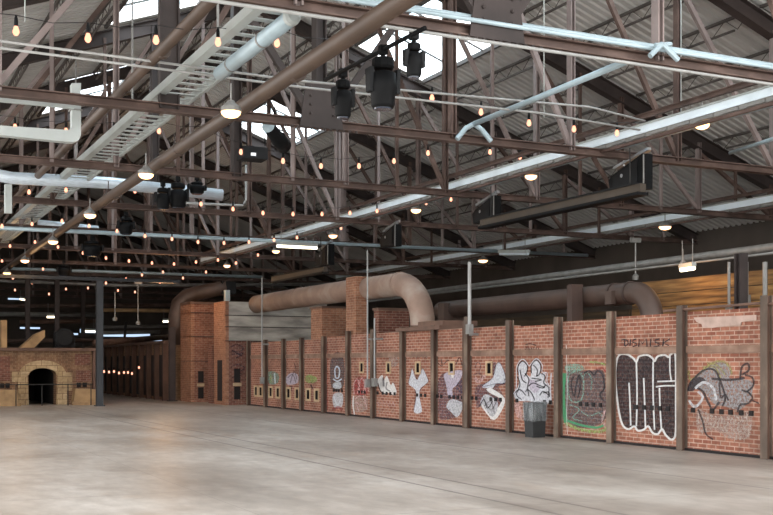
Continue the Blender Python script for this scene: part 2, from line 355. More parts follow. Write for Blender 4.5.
# ---------------------------------------------------------------- roof trusses
PZ = EYE+4.32
POSTS = [10.35+2.75*q for q in range(-6, 7)]
TL = ['rust-brown steel truss crossing highest, with pale conduits along its chord',
      'rust-brown steel truss carrying the thick dark posts, second from the front',
      'rust-brown steel truss, third from the front', 'rust-brown steel truss, fourth from the front',
      'rust-brown steel truss, fifth from the front, with a white pipe beside its chord', 'rust-brown steel truss, sixth from the front',
      'dim rust-brown steel truss, seventh from the front', 'dim rust-brown steel truss, eighth from the front',
      'dim rust-brown steel truss, ninth from the front', 'dim rust-brown steel truss, tenth from the front',
      'dim rust-brown steel truss last before the dark end wall']
for i, Y in enumerate(TY):
    t = thing('roof_truss', (10.35, Y, 5.8), TL[i], 'truss', 'roof trusses')
    MB().ibeam((XL, Y, PZ), (XR, Y, PZ), 0.2, 0.15, up=(0, 0, 1)).build('bottom_chord', M['rust'], t)
    zr = lambda x: roof_z(x)-0.28
    for xa, xb in ((ROOF_R, XR), (ROOF_R, XL)):
        pts = [(xa+(xb-xa)*q/12, Y, zr(xa+(xb-xa)*q/12)) for q in range(13)]
        if in_view(pts): MB().ibeam((xa, Y, zr(xa)), (xb, Y, zr(xb)), 0.26, 0.36, up=(0, 0, 1)).build('rafter', M['rust_dark'], t)
    off = 0.4 if i == 2 else 0
    for q, x in enumerate(POSTS):
        x += off
        if not (XL+0.5 < x < XR-0.5): continue
        big = i == 1 and abs(x-4.85) < 0.1
        king = abs(x-7.6) < 0.5 and i < 4
        w = 0.34 if big else (0.2 if king else 0.11)
        if in_view([(x, Y, PZ+(zr(x)-PZ)*a/8) for a in range(9)]):
            mb = MB()
            if i <= 3: mb.ibeam((x, Y, PZ), (x, Y, zr(x)), 0.15 if not king else 0.24, w, t=0.025, up=(1, 0, 0))
            else: mb.bar((x, Y, PZ), (x, Y, zr(x)), 0.15, w, up=(1, 0, 0))
            mb.build('post', M['rust_dark'] if (big or king) else (M['rust_pink'] if (q+i) % 2 == 0 else M['rust']), t)
        if 2 <= i <= 5 and zr(x)-PZ > 0.8:      # slim hanger at mid panel
            hx = x+1.375; a, b = (hx, Y-0.02, PZ), (hx, Y-0.02, zr(hx))
            if hx < XR-0.5 and in_view([Vector(a).lerp(Vector(b), z/8) for z in range(9)]): MB().bar(a, b, 0.08, 0.065).build('hanger', M['rust_pink'] if q % 2 else M['rust'], t)
        # brace falling away from the ridge
        nx = x+(2.75 if x >= 10.2 else -2.75)
        if XL+0.3 < nx < XR-0.5 and zr(x)-PZ > 1:
            a, b = (x, Y+0.04, zr(x)-0.25), (nx, Y+0.04, PZ+0.1)
            if in_view([Vector(a).lerp(Vector(b), z/8) for z in range(9)]):
                MB().bar(a, b, 0.09, 0.1).build('brace', M['rust_pink'] if (q+i) % 2 else M['rust'], t)
        if i <= 1 and abs(x-7.6) < 0.1:   # riveted gusset at the foot of the post
            mb = MB().prism([(x-0.42, Y-0.13, PZ-0.09), (x+0.42, Y-0.13, PZ-0.09), (x+0.3, Y-0.13, PZ+0.75), (x-0.3, Y-0.13, PZ+0.75)], (0, 0.03, 0))
            for z in range(12):
                mb.lathe((x-0.69+z*0.125, Y-0.11, PZ-0.085), (0, 0, -1), [(0, 0.026), (0.025, 0.026), (0.045, 0.012)], 6)
            for z in range(4):
                for sx in (-0.22, 0.22): mb.lathe((x+sx, Y-0.13, PZ+0.15+z*0.16), (0, -1, 0), [(0, 0.026), (0.02, 0.026), (0.03, 0.012)], 6)
            mb.build('riveted_gusset', M['rust_dark'], t)
            for sx in (-1, 1):
                MB().bar((x+sx*0.2, Y-0.06, PZ+0.15), (x+sx*2.65, Y-0.06, PZ+3.6), 0.1, 0.12).build('brace', M['rust_dark'], t)
# open-web purlins
for i in range(0, 7):
    ya, yb = TY[i]+0.15, TY[i+1]-0.15
    proto = None
    xs = [ROOF_R+(q+0.5)*1.375*s for s in (-1, 1) for q in range(0, 9)]
    for x in xs:
        if not (XL < x < XR-0.3) or (i in (0, 2, 4) and any(a-0.2 < x < b+0.2 for a, b in SKX)): continue
        if not in_view([(x, ya+(yb-ya)*a/10, roof_z(x)-0.1) for a in range(11)], 4): continue
        z = roof_z(x)-0.06
        if proto is None:
            o = thing('open_web_purlin', (x, (ya+yb)/2, z-0.3), None, None)
            MB().bar((x, ya, z), (x, yb, z), 0.07, 0.06).build('upper_chord', M['joist'], o)
            MB().bar((x, ya+0.5, z-0.3), (x, yb-0.5, z-0.3), 0.05, 0.045).build('lower_chord', M['joist'], o)
            n = 14; zz = [(x, ya+(yb-ya)*a/n, z-0.3*(a % 2)) for a in range(n+1)]
            MB().tube(zz, 0.012, 5).build('web', M['joist'], o); proto = o
        else:
            o = copy_tree(proto); o.location = (x, (ya+yb)/2, z-0.3)
        bay = 'between trusses %s and %s' % (ORD[i], ORD[i+1])
        side = 'graffiti-wall slope' if x > ROOF_R else 'opposite slope'
        tag(o, 'zigzag open-web roof purlin %s from the front, %s' % (bay, side), 'purlin', 'purlins %s, %s' % (bay, side))
# ---------------------------------------------------------------- long overhead runs
# brown main pipe
X, Z = 5.5, EYE+4.0
o = thing('sprinkler_main_pipe', (X, 30, Z), 'thick brown pipe running diagonally under the trusses, with lamps below', 'pipe')
MB().tube([(X-0.05, 6, Z), (X, 20, Z), (X+0.4, 46, Z+0.03), (X+0.7, 66, Z+0.05)], 0.115, 14, M['brown_pipe']).build('pipe_run', None, o, True)
for y in (14.1, 20.1, 26.0, 32, 38, 44):
    MB().lathe((X+(0.01 if y < 22 else 0.02*(y-20)), y-0.06, Z), (0, 1, 0), [(0, 0.13), (0.12, 0.13)], 14).build('coupling', M['brown_pipe'], o)
    MB().tube([(X, y+0.3, Z+0.11), (X, y+0.3, Z+0.33)], 0.012, 5).build('hanger', M['rust_dark'], o)
X, Z = 4.15, EYE+4.6
o = thing('brown_branch_pipe', (X, 28, Z), 'thinner brown pipe lying on the truss chords beside the white cable ladder', 'pipe')
MB().tube([(X-0.05, 8, Z), (X, 44, Z)], 0.085, 12).build('pipe_run', M['brown_pipe'], o, True)
for y in (16, 22, 28, 34): MB().lathe((X, y-0.05, Z), (0, 1, 0), [(0, 0.105), (0.1, 0.105)], 12).build('coupling', M['brown_pipe'], o)
# white cable ladder
ZL = EYE+4.55
o = thing('cable_ladder', (5.0, 28, ZL), 'wide white cable ladder with slatted rungs running away over the trusses', 'cable ladder')
MB().box((4.66, 9, ZL), (4.8, 46, ZL+0.14)).build('side_rail', M['white'], o)
MB().box((5.3, 9, ZL), (5.36, 46, ZL+0.14)).build('side_rail', M['white'], o)
r0 = None
for q in range(92):
    y = 11.6+q*0.37
    if r0 is None: r0 = MB().box((4.78, y, ZL+0.02), (5.31, y+0.12, ZL+0.035)).build('rung', M['white'], o)
    else:
        c = r0.copy(); COL.objects.link(c); c.location = (0, q*0.37, 0)
for y in (15.2, 20.5, 26.2):
    MB().bar((4.73, y, ZL), (4.73, y+0.02, ZL+2.5), 0.03, 0.03).build('hanger_rod', M['galv'], o)
# white round duct beside the ladder
a, b = on_z(292, 17, EYE+4.4), on_z(222, 74, EYE+4.4)
b = Vector((a.x, b.y, a.z))
o = thing('white_round_duct', a, 'short white round duct with a domed end between ladder and brown pipe', 'duct')
MB().tube([a, a.lerp(b, 0.5), b], 0.105, 16).build('duct_run', M['pale_blue'], o, True)
MB().lathe(a-Vector((0, 0.06, 0)), (0, 1, 0), [(0, 0.07), (0.03, 0.108), (0.1, 0.112)], 16).build('end_cap', M['white'], o)
for f in (0.35, 0.8): MB().lathe(a.lerp(b, f), (0, 1, 0), [(0, 0.112), (0.05, 0.112)], 16).build('band', M['galv'], o)
# lighting trays
def tray(X, Z, ya, yb, w, label, lamps_y):
    o = thing('cable_tray', (X, (ya+yb)/2, Z), label, 'cable tray')
    h = w*0.36
    MB().box((X-0.02, ya, Z-h*0.1), (X+0.02, yb, Z+h)).build('side_plate', M['white_tray'], o)
    MB().box((X+0.0, ya, Z-h*0.75), (X+0.02, yb, Z-h*0.1)).build('lower_plate', M['galv'], o)
    MB().box((X+0.02, ya, Z-h*0.75), (X+w, yb, Z-h*0.75+0.03)).build('bottom_pan', M['pale_blue'], o)
    MB().box((X-0.06, ya, Z+h), (X+0.02, yb, Z+h+0.03)).build('top_lip', M['white'], o)
    q = 0; y = ya; r0 = None
    while y < yb and q < 60:
        if r0 is None: r0 = MB().box((X-0.03, y, Z-h*0.7), (X-0.0, y+0.42, Z-h*0.25)).build('bracket', M['galv'], o)
        else: c = r0.copy(); COL.objects.link(c); c.location = (0, y-ya, 0)
        y += 0.62; q += 1
    MB().ibeam((X-0.12, ya, Z+h+0.14), (X-0.12, yb, Z+h+0.14), 0.09, 0.1).build('support_rail', M['rust'], o)
    MB().bar((X, ya, Z-h*0.75-0.05), (X, yb, Z-h*0.75-0.05), 0.06, 0.06).build('lower_rail', M['rust'], o)
    return o
tray(13.85, EYE+4.5, 12.6, 47, 0.36, 'long pale cable tray over the graffiti wall, with warm lamps under it', None)
tray(22.9, EYE+4.5, 15, 53, 0.42, 'pale cable tray beyond the kilns, parallel to the one over the graffiti wall', None)
# conduits on the front truss
def run(name, pts, r, m, label, cat='conduit', n=8):
    return tag(MB().tube(pts, r, n).build(name, M[m], None, True), label, cat)
run('white_conduit', [(2, TY[0]-0.16, PZ+0.11), (24, TY[0]-0.16, PZ+0.11)], 0.032, 'pale_blue', 'pale conduit lying on top of the highest truss chord')
run('white_conduit', [(2, TY[0]-0.02, PZ+0.19), (24, TY[0]-0.02, PZ+0.19)], 0.04, 'pale_blue', 'pale conduit standing off behind the top of the highest truss chord')
run('white_conduit', [(2, TY[0]-0.12, PZ-0.13), (24, TY[0]-0.12, PZ-0.13)], 0.024, 'conduit', 'white conduit slung under the highest truss chord')
a, b = on_y(0, 41, 16.4), on_y(645, 121, 16.4); run('white_conduit', [a, on_y(300, 81, 16.4), on_y(590, 107, 16.4), b], 0.02, 'conduit', 'upper of two thin white conduits crossing between the two frontmost trusses')
a, b = on_y(0, 48, 16.5), on_y(640, 130, 16.5); run('white_conduit', [a, on_y(300, 87, 16.5), on_y(540, 113, 16.5), b], 0.02, 'conduit', 'lower of two thin white conduits crossing between the two frontmost trusses')
run('white_pipe', [on_y(-30, 226.5, 36.0), on_y(275, 241, 36.0), Vector((26.5, 36.0, on_y(600, 256, 36.0).z))], 0.065, 'pale_blue', 'white pipe across the hall beside the fifth truss chord', 'pipe')
run('white_pipe', [on_y(8, 268.5, 50), on_y(262, 277, 50)], 0.07, 'pale_blue', 'shorter white pipe below and behind the fifth truss', 'pipe')
run('white_pipe', [on_y(-20, 280, 53), on_y(120, 285.5, 53), on_y(345, 284, 53)], 0.08, 'galv', 'grey-white pipe crossing lowest above the dark arched kiln', 'pipe')
run('white_conduit', [on_y(185, 203, 29.8), on_y(243, 205.5, 29.8), on_y(246, 200, 29.8), on_y(246, 165, 29.8)], 0.035, 'conduit', 'white conduit with a bend rising in front of the fourth truss')
# pale duct frame, upper corner
o = thing('square_duct_bend', on_y(76, 138, 19), 'white square duct with a rounded bend under the second truss', 'duct')
lq = [(81, 83), (72, 83), (72, 127), (69, 130), (-20, 124), (-20, 133), (60, 141), (74, 142), (79, 140), (81, 135)]
MB().prism([on_y(px, py, 19) for px, py in lq], (0, 0.18, 0)).build('duct_run', M['white'], o)
MB().box(on_y(70.5, 108, 18.98), on_y(82.5, 110.5, 18.98)+Vector((0, 0.22, 0))).build('joint_flange', M['galv'], o)
a, b = on_y(-30, 98, 19.0), on_y(72, 106, 19.0)
tag(MB().box((a.x, 18.8, b.z-0.09), (b.x, 18.86, b.z+0.1)).build('pale_board', M['white'], None), 'pale flat board hanging behind the second truss chord above the square duct', 'board')
# foil ducts
run('foil_duct', [on_y(-30, 170, 28), on_y(12, 178, 28), on_y(110, 183, 28), on_y(222, 195, 28)], 0.15, 'foil', 'shiny pale duct crossing between the third and fourth trusses', 'duct', 14)
run('foil_duct', [on_y(38, 223, 40), on_y(98, 229, 40)], 0.12, 'foil', 'short shiny pale duct beyond the fifth truss under the brown pipe', 'duct', 14)
tag(MB().box(on_y(5, 184, 27), on_y(12, 213, 27)+Vector((0, 0.15, 0))).build('white_box', M['white'], None), 'small upright white box hanging below the end of the shiny duct', 'box')
# stay of pale pipe between the front trusses
o = thing('pipe_stay', on_y(470, 126, 18.2), 'pale slanting pipe stay with a forked foot on the second truss chord', 'stay')
p, q = on_y(474, 124, 18.2), on_y(625, 62, 12.6)
MB().tube([p, q], 0.05, 10).build('stay_pipe', M['pale_blue'], o, True)
MB().tube([p, on_y(466, 128, 18.2), on_y(457, 139, 18.2)], 0.05, 10).build('fork_leg', M['pale_blue'], o)
MB().tube([p, on_y(482, 130, 18.2), on_y(491, 141, 18.2)], 0.05, 10).build('fork_leg', M['pale_blue'], o)
o = thing('pipe_bracket', on_y(661, 46, 12.1), 'pale forked pipe bracket on top of the highest truss chord', 'bracket')
p = on_y(662, 44, 12.1)
for e in ((650, 56), (678, 60)): MB().tube([p, on_y(e[0], e[1], 12.1)], 0.04, 8).build('fork_leg', M['pale_blue'], o)
MB().tube([on_y(655, 45, 12.1), on_y(671, 44, 12.1)], 0.03, 8).build('crossbar', M['pale_blue'], o)
run('pale_tube', [on_y(730, 153, 20), on_y(785, 135, 17.0)], 0.045, 'pale_blue', 'short pale tube slanting up beside the end of the third truss', 'tube')
run('white_round_pipe', [(20, 10, 4.45), (20, 27.5, 4.4), (20, 44, 4.35)], 0.1, 'galv', 'long grey-white pipe along the plank wall high behind the kilns', 'pipe', 12)
run('thin_conduit', [(18.3, 12, 4.05), (18.3, 40, 4.05)], 0.03, 'galv', 'thin grey conduit along the top of the plank wall')
for px, Y_, lab in ((544, 16.9, 'thin pale hanger rod dropping past the highest truss chord near the slanting pipe stay'), (681, 17.0, 'thin pale hanger rod dropping past the forked pipe bracket'), (25, 17.0, 'thin pale hanger rod above the end of the two white conduits')):
    a = on_y(px, 118 if px > 100 else 22, Y_); run('hanger_rod', [a, Vector((a.x, a.y, roof_z(a.x)-0.02))], 0.011, 'white', lab, 'rod', 5)
# ---------------------------------------------------------------- stage lights and speakers
def moving_head(p, h, w, label, group, tilt=0.0):
    """p: clamp point on the pipe above"""
    p = Vector(p); o = thing('moving_head_light', p-Vector((0, 0, h)), label, 'stage light', group)
    MB().box(p+Vector((-0.05, -0.05, -0.06)), p+Vector((0.05, 0.05, 0.06))).tube([p+Vector((0, 0, -0.05)), p+Vector((0, 0, -0.12))], 0.03, 6).build('clamp', M['black'], o)
    MB().lathe(p-Vector((0, 0, 0.1)), (0, 0, -1), [(0, w*0.22), (0.02, w*0.34), (h*0.16, w*0.36), (h*0.2, w*0.3)], 10).build('base', M['black'], o)
    for s in (-1, 1):
        x = s*w*0.47
        MB().prism([p+Vector((x-0.025, -w*0.2, -0.1-h*0.2)), p+Vector((x-0.025, w*0.2, -0.1-h*0.2)), p+Vector((x-0.025, w*0.14, -0.1-h*0.6)), p+Vector((x-0.025, -w*0.14, -0.1-h*0.6))], (0.05, 0, 0)).build('yoke_arm', M['charcoal'], o)
    c = p-Vector((0, 0, 0.1+h*0.24)); ax = Vector((math.sin(tilt), 0, -math.cos(tilt)))
    hd = MB().lathe(c, ax, [(0, w*0.25), (h*0.04, w*0.42), (h*0.3, w*0.46), (h*0.36, w*0.4), (h*0.56, w*0.38), (h*0.62, w*0.33)], 14).build('head', M['black'], o, True)
    MB().lathe(c+ax*(h*0.62), ax, [(0, w*0.29), (0.02, w*0.27)], 14).build('lens', M['lens'], hd)
    return o
XP = 6.5; ZP = EYE+4.15
run('lighting_bar', [on_z(325, 80, ZP), on_z(425, 28, ZP)], 0.03, 'black', 'black bar slung along the ridge side carrying three black stage lights', 'lighting bar')
def bar_pt(px, py): return on_z(px, py, ZP)
moving_head(bar_pt(343, 73), 0.62, 0.3, 'black moving-head stage light hanging at the far end of the bar', 'moving-head lights on the bar')
moving_head(bar_pt(383, 50), 0.78, 0.42, 'largest black moving-head stage light, in the middle of the bar', 'moving-head lights on the bar')
moving_head(bar_pt(414, 35), 0.5, 0.25, 'smaller black moving-head stage light hanging in front of the bright skylight', 'moving-head lights on the bar')
moving_head(on_y(178, 179, 27), 0.72, 0.5, 'black stage light with a bulb before it under the shiny duct', 'stage lights under the shiny duct')
moving_head(on_y(163, 184, 27), 0.6, 0.4, 'black stage light close beside the brown pipe under the shiny duct', 'stage lights under the shiny duct')
moving_head(on_y(197, 178, 27), 0.34, 0.45, 'small flat black stage light at the end of the shiny duct', 'stage lights under the shiny duct')
moving_head(on_y(126, 214, 34), 0.6, 0.5, 'black stage light above the long white pipe', 'stage lights far off')
moving_head(on_y(92, 238, 36), 0.55, 0.7, 'broad dark stage light just below the long white pipe', 'stage lights far off')
moving_head(on_y(64, 262, 44), 0.5, 0.55, 'dark stage light in the gloom above the arched kiln', 'stage lights far off')
# tubular spotlight
p, q = on_y(268, 126, 19), on_y(284, 146, 19.6)
o = thing('tubular_spotlight', q, 'tube-shaped black spotlight with a pale end pointing down behind the second truss', 'spotlight')
d = (q-p); MB().lathe(p, d, [(0, 0.08), (0.03, 0.12), (d.length*0.6, 0.13), (d.length*0.62, 0.15), (d.length, 0.15)], 14, M['black']).build('barrel', None, o, True)
MB().lathe(p-d.normalized()*0.03, d, [(0, 0.05), (0.04, 0.125)], 14).build('end_cap', M['pale_blue'], o)
MB().tube([p.lerp(q, 0.4), p.lerp(q, 0.4)+Vector((0, 0, 0.5))], 0.02, 6).build('yoke', M['black'], o)
# black box fixture
o = thing('projector_box', on_y(255, 161, 22.5), 'black box fixture with a pale badge hanging before the third truss', 'fixture')
MB().box(on_y(243.5, 145.5, 22.5), on_y(268, 159.5, 22.5)+Vector((0, 0.45, 0))).build('housing', M['charcoal'], o)
MB().box(on_y(251, 152.5, 22.49), on_y(256, 156, 22.49)+Vector((0, 0.02, 0))).build('badge', M['chrome'], o)
for px in (247, 265): MB().tube([on_y(px, 146, 22.7), on_y(px, 135, 22.7)], 0.015, 5).build('hanger', M['black'], o)
def speaker(px, py, Y, label, sc=1.0):
    c = on_y(px, py, Y); o = thing('hanging_speaker', c-Vector((0, 0, 0.4)), label, 'speaker', 'speakers hung under the trusses')
    L = 1.15*sc; W = 0.14*sc
    y0, y1 = c.y-L*0.5, c.y+L*0.5
    prof = [(y0, 0.36*sc), (y0, -0.42*sc), (y1, -0.36*sc), (y1+0.06, -0.06*sc), (y1-0.1, 0.05*sc)]
    MB().prism([(c.x-W, y, c.z+z) for y, z in prof], (2*W, 0, 0)).build('cabinet', M['black'], o)
    MB().prism([(c.x-W-0.02, y, c.z+z) for y, z in [(y0+0.15, 0.24*sc), (y0+0.15, -0.34*sc), (y1-0.12, -0.3*sc), (y1-0.1, -0.02*sc)]], (0.02, 0, 0)).build('grille', M['charcoal'], o)
    MB().bar((c.x, y0-0.05, c.z+0.46*sc), (c.x, y1, c.z+0.22*sc), 0.1, 0.06).build('rigging_bar', M['chrome'], o)
    for y in (y0+0.05, y1-0.3):
        MB().tube([(c.x, y, c.z+0.2), (c.x, y, PZ-0.05)], 0.014, 5).build('hanger', M['chrome'], o)
    MB().tube([(c.x-W, y0-0.03, c.z+0.3), (c.x-W-0.02, y0-0.06, c.z-0.2), (c.x-W, y0-0.02, c.z-0.38)], 0.016, 5).build('cable', M['galv'], o)
    MB().lathe((c.x-W-0.02, c.y+0.12, c.z-0.03), (-1, 0, 0), [(0, 0.04), (0.01, 0.04)], 8).build('badge', M['chrome'], o)
    return o
speaker(631, 174, 18.3, 'black wedge speaker hung first in line above the graffiti wall', 0.92)
speaker(487, 210, 24.1, 'black wedge speaker hung second in line, above a black beam end', 0.85)
speaker(391, 236, 30.1, 'black wedge speaker hung third in line', 0.85)
speaker(325, 255, 36.2, 'black wedge speaker hung fourth in line, beside the glowing tube light', 0.95)
def beam(ya, yb, X, Z, label):
    o = thing('black_casing_beam', (X, (ya+yb)/2, Z-0.2), label, 'beam')
    MB().box((X-0.07, ya, Z-0.1), (X+0.07, yb, Z+0.06)).build('casing', M['casing'], o)
    MB().box((X-0.13, ya, Z-0.16), (X+0.13, yb, Z-0.1)).build('bottom_flange', M['black'], o)
    MB().box((X-0.12, ya+0.1, Z+0.06), (X+0.12, yb-0.1, Z+0.09)).build('top_flange', M['charcoal'], o)
    for y in (ya+0.4, yb-0.4): MB().tube([(X, y, Z+0.1), (X, y, PZ-0.08)], 0.014, 5).build('hanger', M['wire'], o)
beam(16.9, 22.9, 13.75, EYE+3.42, 'long black beam slung from the first wedge speaker towards the second')
beam(33.5, 38.5, 14.1, EYE+3.15, 'black beam slung beside the fourth wedge speaker')
# tube lights
def tube_light(pa, pb, label, both=0.14, m='tube'):
    a, b = Vector(pa), Vector(pb); o = thing('tube_light', a.lerp(b, 0.5), label, 'tube light')
    MB().bar(a+Vector((0, 0, 0.09)), b+Vector((0, 0, 0.09)), both, 0.1).build('housing', M['white'], o)
    MB().tube([a, b], 0.05, 10).build('tube', M[m], o)
    for f in (0.1, 0.9): MB().tube([a.lerp(b, f)+Vector((0, 0, 0.14)), a.lerp(b, f)+Vector((0, 0, 0.7))], 0.01, 5).build('hanger', M['galv'], o)
tube_light(on_y(277, 246, 35.4), on_y(317, 248, 35.4), 'glowing tube light beside the fifth truss above the far kiln end')
tube_light(on_y(47, 317, 56), on_y(58, 317, 56), 'small glowing tube light over the dark arched kiln')
tube_light(on_y(163, 321.5, 58), on_y(172, 321.5, 58), 'small glowing tube light beside the dark bent duct')
tube_light(on_y(83, 331, 62), on_y(95, 331.5, 62), 'small glowing tube light behind the grey column', 0.3)
tube_light(on_y(20, 299, 66), on_y(26, 300, 66), 'tiny glowing tube light high over the arched kiln')
tube_light(on_x(681, 270, 17.9), on_x(694, 268, 17.9), 'glowing tube light before the yellow plank wall')
tube_light(on_x(500, 254, 21), on_x(528, 254, 21), 'switched-off pale tube light under the far cable tray', 0.2, 'white_tray')
# flood lamps
def flood(p, label, group, r=0.1):
    p = Vector(p); o = thing('flood_lamp', p, label, 'lamp', group)
    MB().lathe(p, (0, 0, 1), [(0.0, r*1.15), (0.07, r*1.05), (0.13, r*0.5), (0.17, r*0.35)], 12).build('housing', M['galv'], o)
    MB().lathe(p, (0, 0, -1), [(0, r*1.05), (0.03, r), (0.07, r*0.7), (0.09, r*0.2)], 12).build('glowing_lens', M['flood'], o)
    MB().tube([p+Vector((0, 0, 0.15)), p+Vector((0, 0, 0.42))], 0.014, 5).build('stem', M['galv'], o)
for q, (px, py) in enumerate([(231, 112), (146, 174.5), (90, 215), (53, 241.5), (25, 260.5), (7, 273)]):
    flood(on_z(px, py, EYE+3.72), 'warm glowing lamp under the thick brown pipe, %s from the front' % ORD[q], 'lamps under the brown pipe', 0.14)
for q, (px, py) in enumerate([(702, 124.5), (531, 176), (416, 210), (333, 235.5), (276, 251), (227, 265.5)]):
    flood(on_x(px, py, 14.0), 'warm glowing lamp under the cable tray over the graffiti wall, %s from the front' % ORD[q], 'lamps under the cable tray', 0.13)
for q, (px, py) in enumerate([(665, 227), (483, 260.5)]):
    flood(on_x(px, py, 22.8), 'warm glowing lamp under the far cable tray, %s from the front' % ORD[q], 'lamps under the far cable tray', 0.18)
flood(on_x(683, 266.5, 18.0), 'warm glowing lamp by the yellow plank wall', None, 0.1)
# ---------------------------------------------------------------- festoon strings
BULB = None
def festoon(px, Y, label, r=0.062):
    global BULB
    pts = [on_y(a, b, Y) for a, b in px]
    o = thing('festoon_string', (pts[len(pts)//2].x, Y, pts[len(pts)//2].z), label, 'string lights', 'festoon strings')
    top = []
    for a, b in zip(pts[:-1], pts[1:]):
        top.append(a+Vector((0, 0, 0.2))); top.append(a.lerp(b, 0.5)+Vector((0, 0, 0.15)))
    top.append(pts[-1]+Vector((0, 0, 0.2)))
    d0 = (top[0]-top[2]); d1 = (top[-1]-top[-3])
    MB().tube([top[0]+d0*0.7]+top+[top[-1]+d1*0.7], 0.006, 4).build('cable', M['wire'], o)
    for p in pts:
        if BULB is None:
            b = MB().lathe(p, (0, 0, 1), [(-0.06, 0.014), (-0.048, 0.03), (-0.02, 0.043), (0.01, 0.04), (0.05, 0.026), (0.07, 0.02)], 10).build('bulb', M['bulb'], o, True)
            MB().lathe(p, (0, 0, 1), [(0.06, 0.024), (0.12, 0.026), (0.16, 0.022), (0.2, 0.01)], 8).build('socket', M['black'], b)
            BULB = (b, p.copy(), o)
        else:
            src, p0, o0 = BULB
            b = copy_tree(src); b.parent = o
            b.location = (p-wloc(o))-(p0-wloc(o0))
            k = r/0.062
    return o
festoon([(16, 31), (88, 38), (156, 40), (218, 42), (277, 43), (328, 53), (382, 78)], 14.6, 'string of warm bulbs strung highest, ending before the largest stage light')
festoon([(432, 98), (481, 112), (529, 123), (574, 129), (617, 133), (662, 128)], 17.2, 'string of warm bulbs drooping under the two thin white conduits')
festoon([(15, 127), (66, 131), (114, 132), (159, 131), (201, 136), (241, 152), (283, 161), (321, 166), (359, 166), (394, 161), (428, 153), (490, 152), (520, 157), (551, 158), (578, 156)], 22.6, 'string of warm bulbs sagging before the third truss')
festoon([(29, 192), (66, 190), (103, 186), (135, 191), (168, 198), (201, 204), (233, 209), (263, 213), (293, 214), (322, 214), (350, 213), (377, 211), (406, 205), (426, 203), (451, 199.5)], 28.8, 'string of warm bulbs sagging before the fourth truss')
festoon([(2, 226), (32, 224), (62, 221), (89, 226), (117, 231), (145, 236), (172, 239), (198, 242), (224, 243), (249, 242), (274, 240), (297, 237.5), (318, 231), (341, 228)], 34.6, 'string of warm bulbs along the long white pipe')
festoon([(10, 246), (35, 242), (58, 247), (83, 253), (106, 258), (129, 261), (152, 263), (174, 264), (196, 262), (218, 260), (236, 263), (258, 255)], 41, 'string of warm bulbs just below the long white pipe')
festoon([(2, 261), (13, 278), (43, 269), (64, 275), (85, 279), (106, 283), (126, 279), (142, 275), (163, 272), (183, 278), (206, 272)], 47, 'string of warm bulbs above the arched kiln and grey column')
festoon([(15, 290), (32, 283), (49, 294), (66, 289), (88, 288), (98, 296), (118, 290.5), (135, 292), (160, 283)], 55, 'string of warm bulbs lowest above the arched kiln')
festoon([(104, 371.5), (109, 372), (114, 371.5), (119, 373), (124, 372.5), (128, 372.5), (132, 373.5), (139, 367.5)], 50.5, 'short string of warm bulbs low before the dark kiln front')
# ---------------------------------------------------------------- long graffiti kiln
XK = 13.9; XF = 13.78
posts_px = [765, 680.5, 610, 557, 508.5, 466.5, 433, 401.5, 372, 347, 323, 300.5, 282.5, 264.5, 247.5]
PY = [11.0]+[on_x(p-1.6*min(1, p/600), 400, XF-0.02).y for p in posts_px]
kiln = thing('tunnel_kiln', (15.2, 26, 0), 'long red brick kiln wall covered in graffiti between rusty upright posts', 'kiln')
ZT = [2.56, 2.56, 2.55, 2.52, 2.47, 2.5, 2.5, 2.5, 2.5, 2.5, 2.48, 2.42, 2.42, 2.42, 2.42]
MB().box((14.12, 11, 0), (16.6, 41.1, 2.38)).build('kiln_body', M['brick_dark'], kiln)
def wall_panel(y0, y1, z1, holes):
    """face in the plane X = XK with square recesses; holes: (ya, yb, za, zb, depth)"""
    mb = MB(); ys = sorted({y0, y1}|{h[0] for h in holes}|{h[1] for h in holes}); zs = sorted({0.0, z1}|{h[2] for h in holes}|{h[3] for h in holes})
    ys = [y for y in ys if y0 <= y <= y1]
    br = M['brick']
    for a, b in zip(ys[:-1], ys[1:]):
        for c, d in zip(zs[:-1], zs[1:]):
            my, mz = (a+b)/2, (c+d)/2
            if any(h[0] < my < h[1] and h[2] < mz < h[3] for h in holes): continue
            mb.add([(XK, a, c), (XK, b, c), (XK, b, d), (XK, a, d)], [(0, 3, 2, 1)], br)
    for ya, yb, za, zb, dp in holes:
        x = XK+dp
        mb.add([(XK, ya, za), (XK, yb, za), (XK, yb, zb), (XK, ya, zb), (x, ya, za), (x, yb, za), (x, yb, zb), (x, ya, zb)],
               [(0, 1, 5, 4), (1, 2, 6, 5), (2, 3, 7, 6), (3, 0, 4, 7), (4, 5, 6, 7)], M['soot_shade'])
    mb.add([(XK, y0, z1), (XK, y1, z1), (14.14, y1, z1), (14.14, y0, z1), (14.14, y0, 2.3), (XK, y0, 0), (XK, y1, 0), (14.14, y1, 2.3)],
           [(0, 3, 2, 1), (3, 4, 7, 2)], br)
    mb.add([(XK, y0, 0), (XK, y0, z1), (14.14, y0, z1), (14.14, y0, 0)], [(0, 1, 2, 3)], br)
    return mb
HOLES = {1: (693.5, 712.5, 722, 731, 741.7, 751.7), 2: (636.5, 644.4, 652.5, 660.4, 668.5), 3: (581, 587.2, 593.7, 600.8), 4: (517.4, 545, 551),
         5: (472.5, 476.6, 491.3, 496, 501), 6: (437.8, 441.6, 450, 454.2, 458.2, 462.6), 7: (417.6, 421.5, 425.5), 8: (378, 383, 387, 390.8, 395),
         9: (359.6, 362.3, 365), 10: (334, 336.5, 339, 342.3)}
PEEP_UP = {5: (489.5,), 6: (452,), 7: (418.3,), 8: (388.8,), 9: (362,)}
PEEP_LO = {11: (308.5, 317), 12: (288.8, 297.4), 13: (271, 278.2), 14: (256.3, 261)}
panels = {}
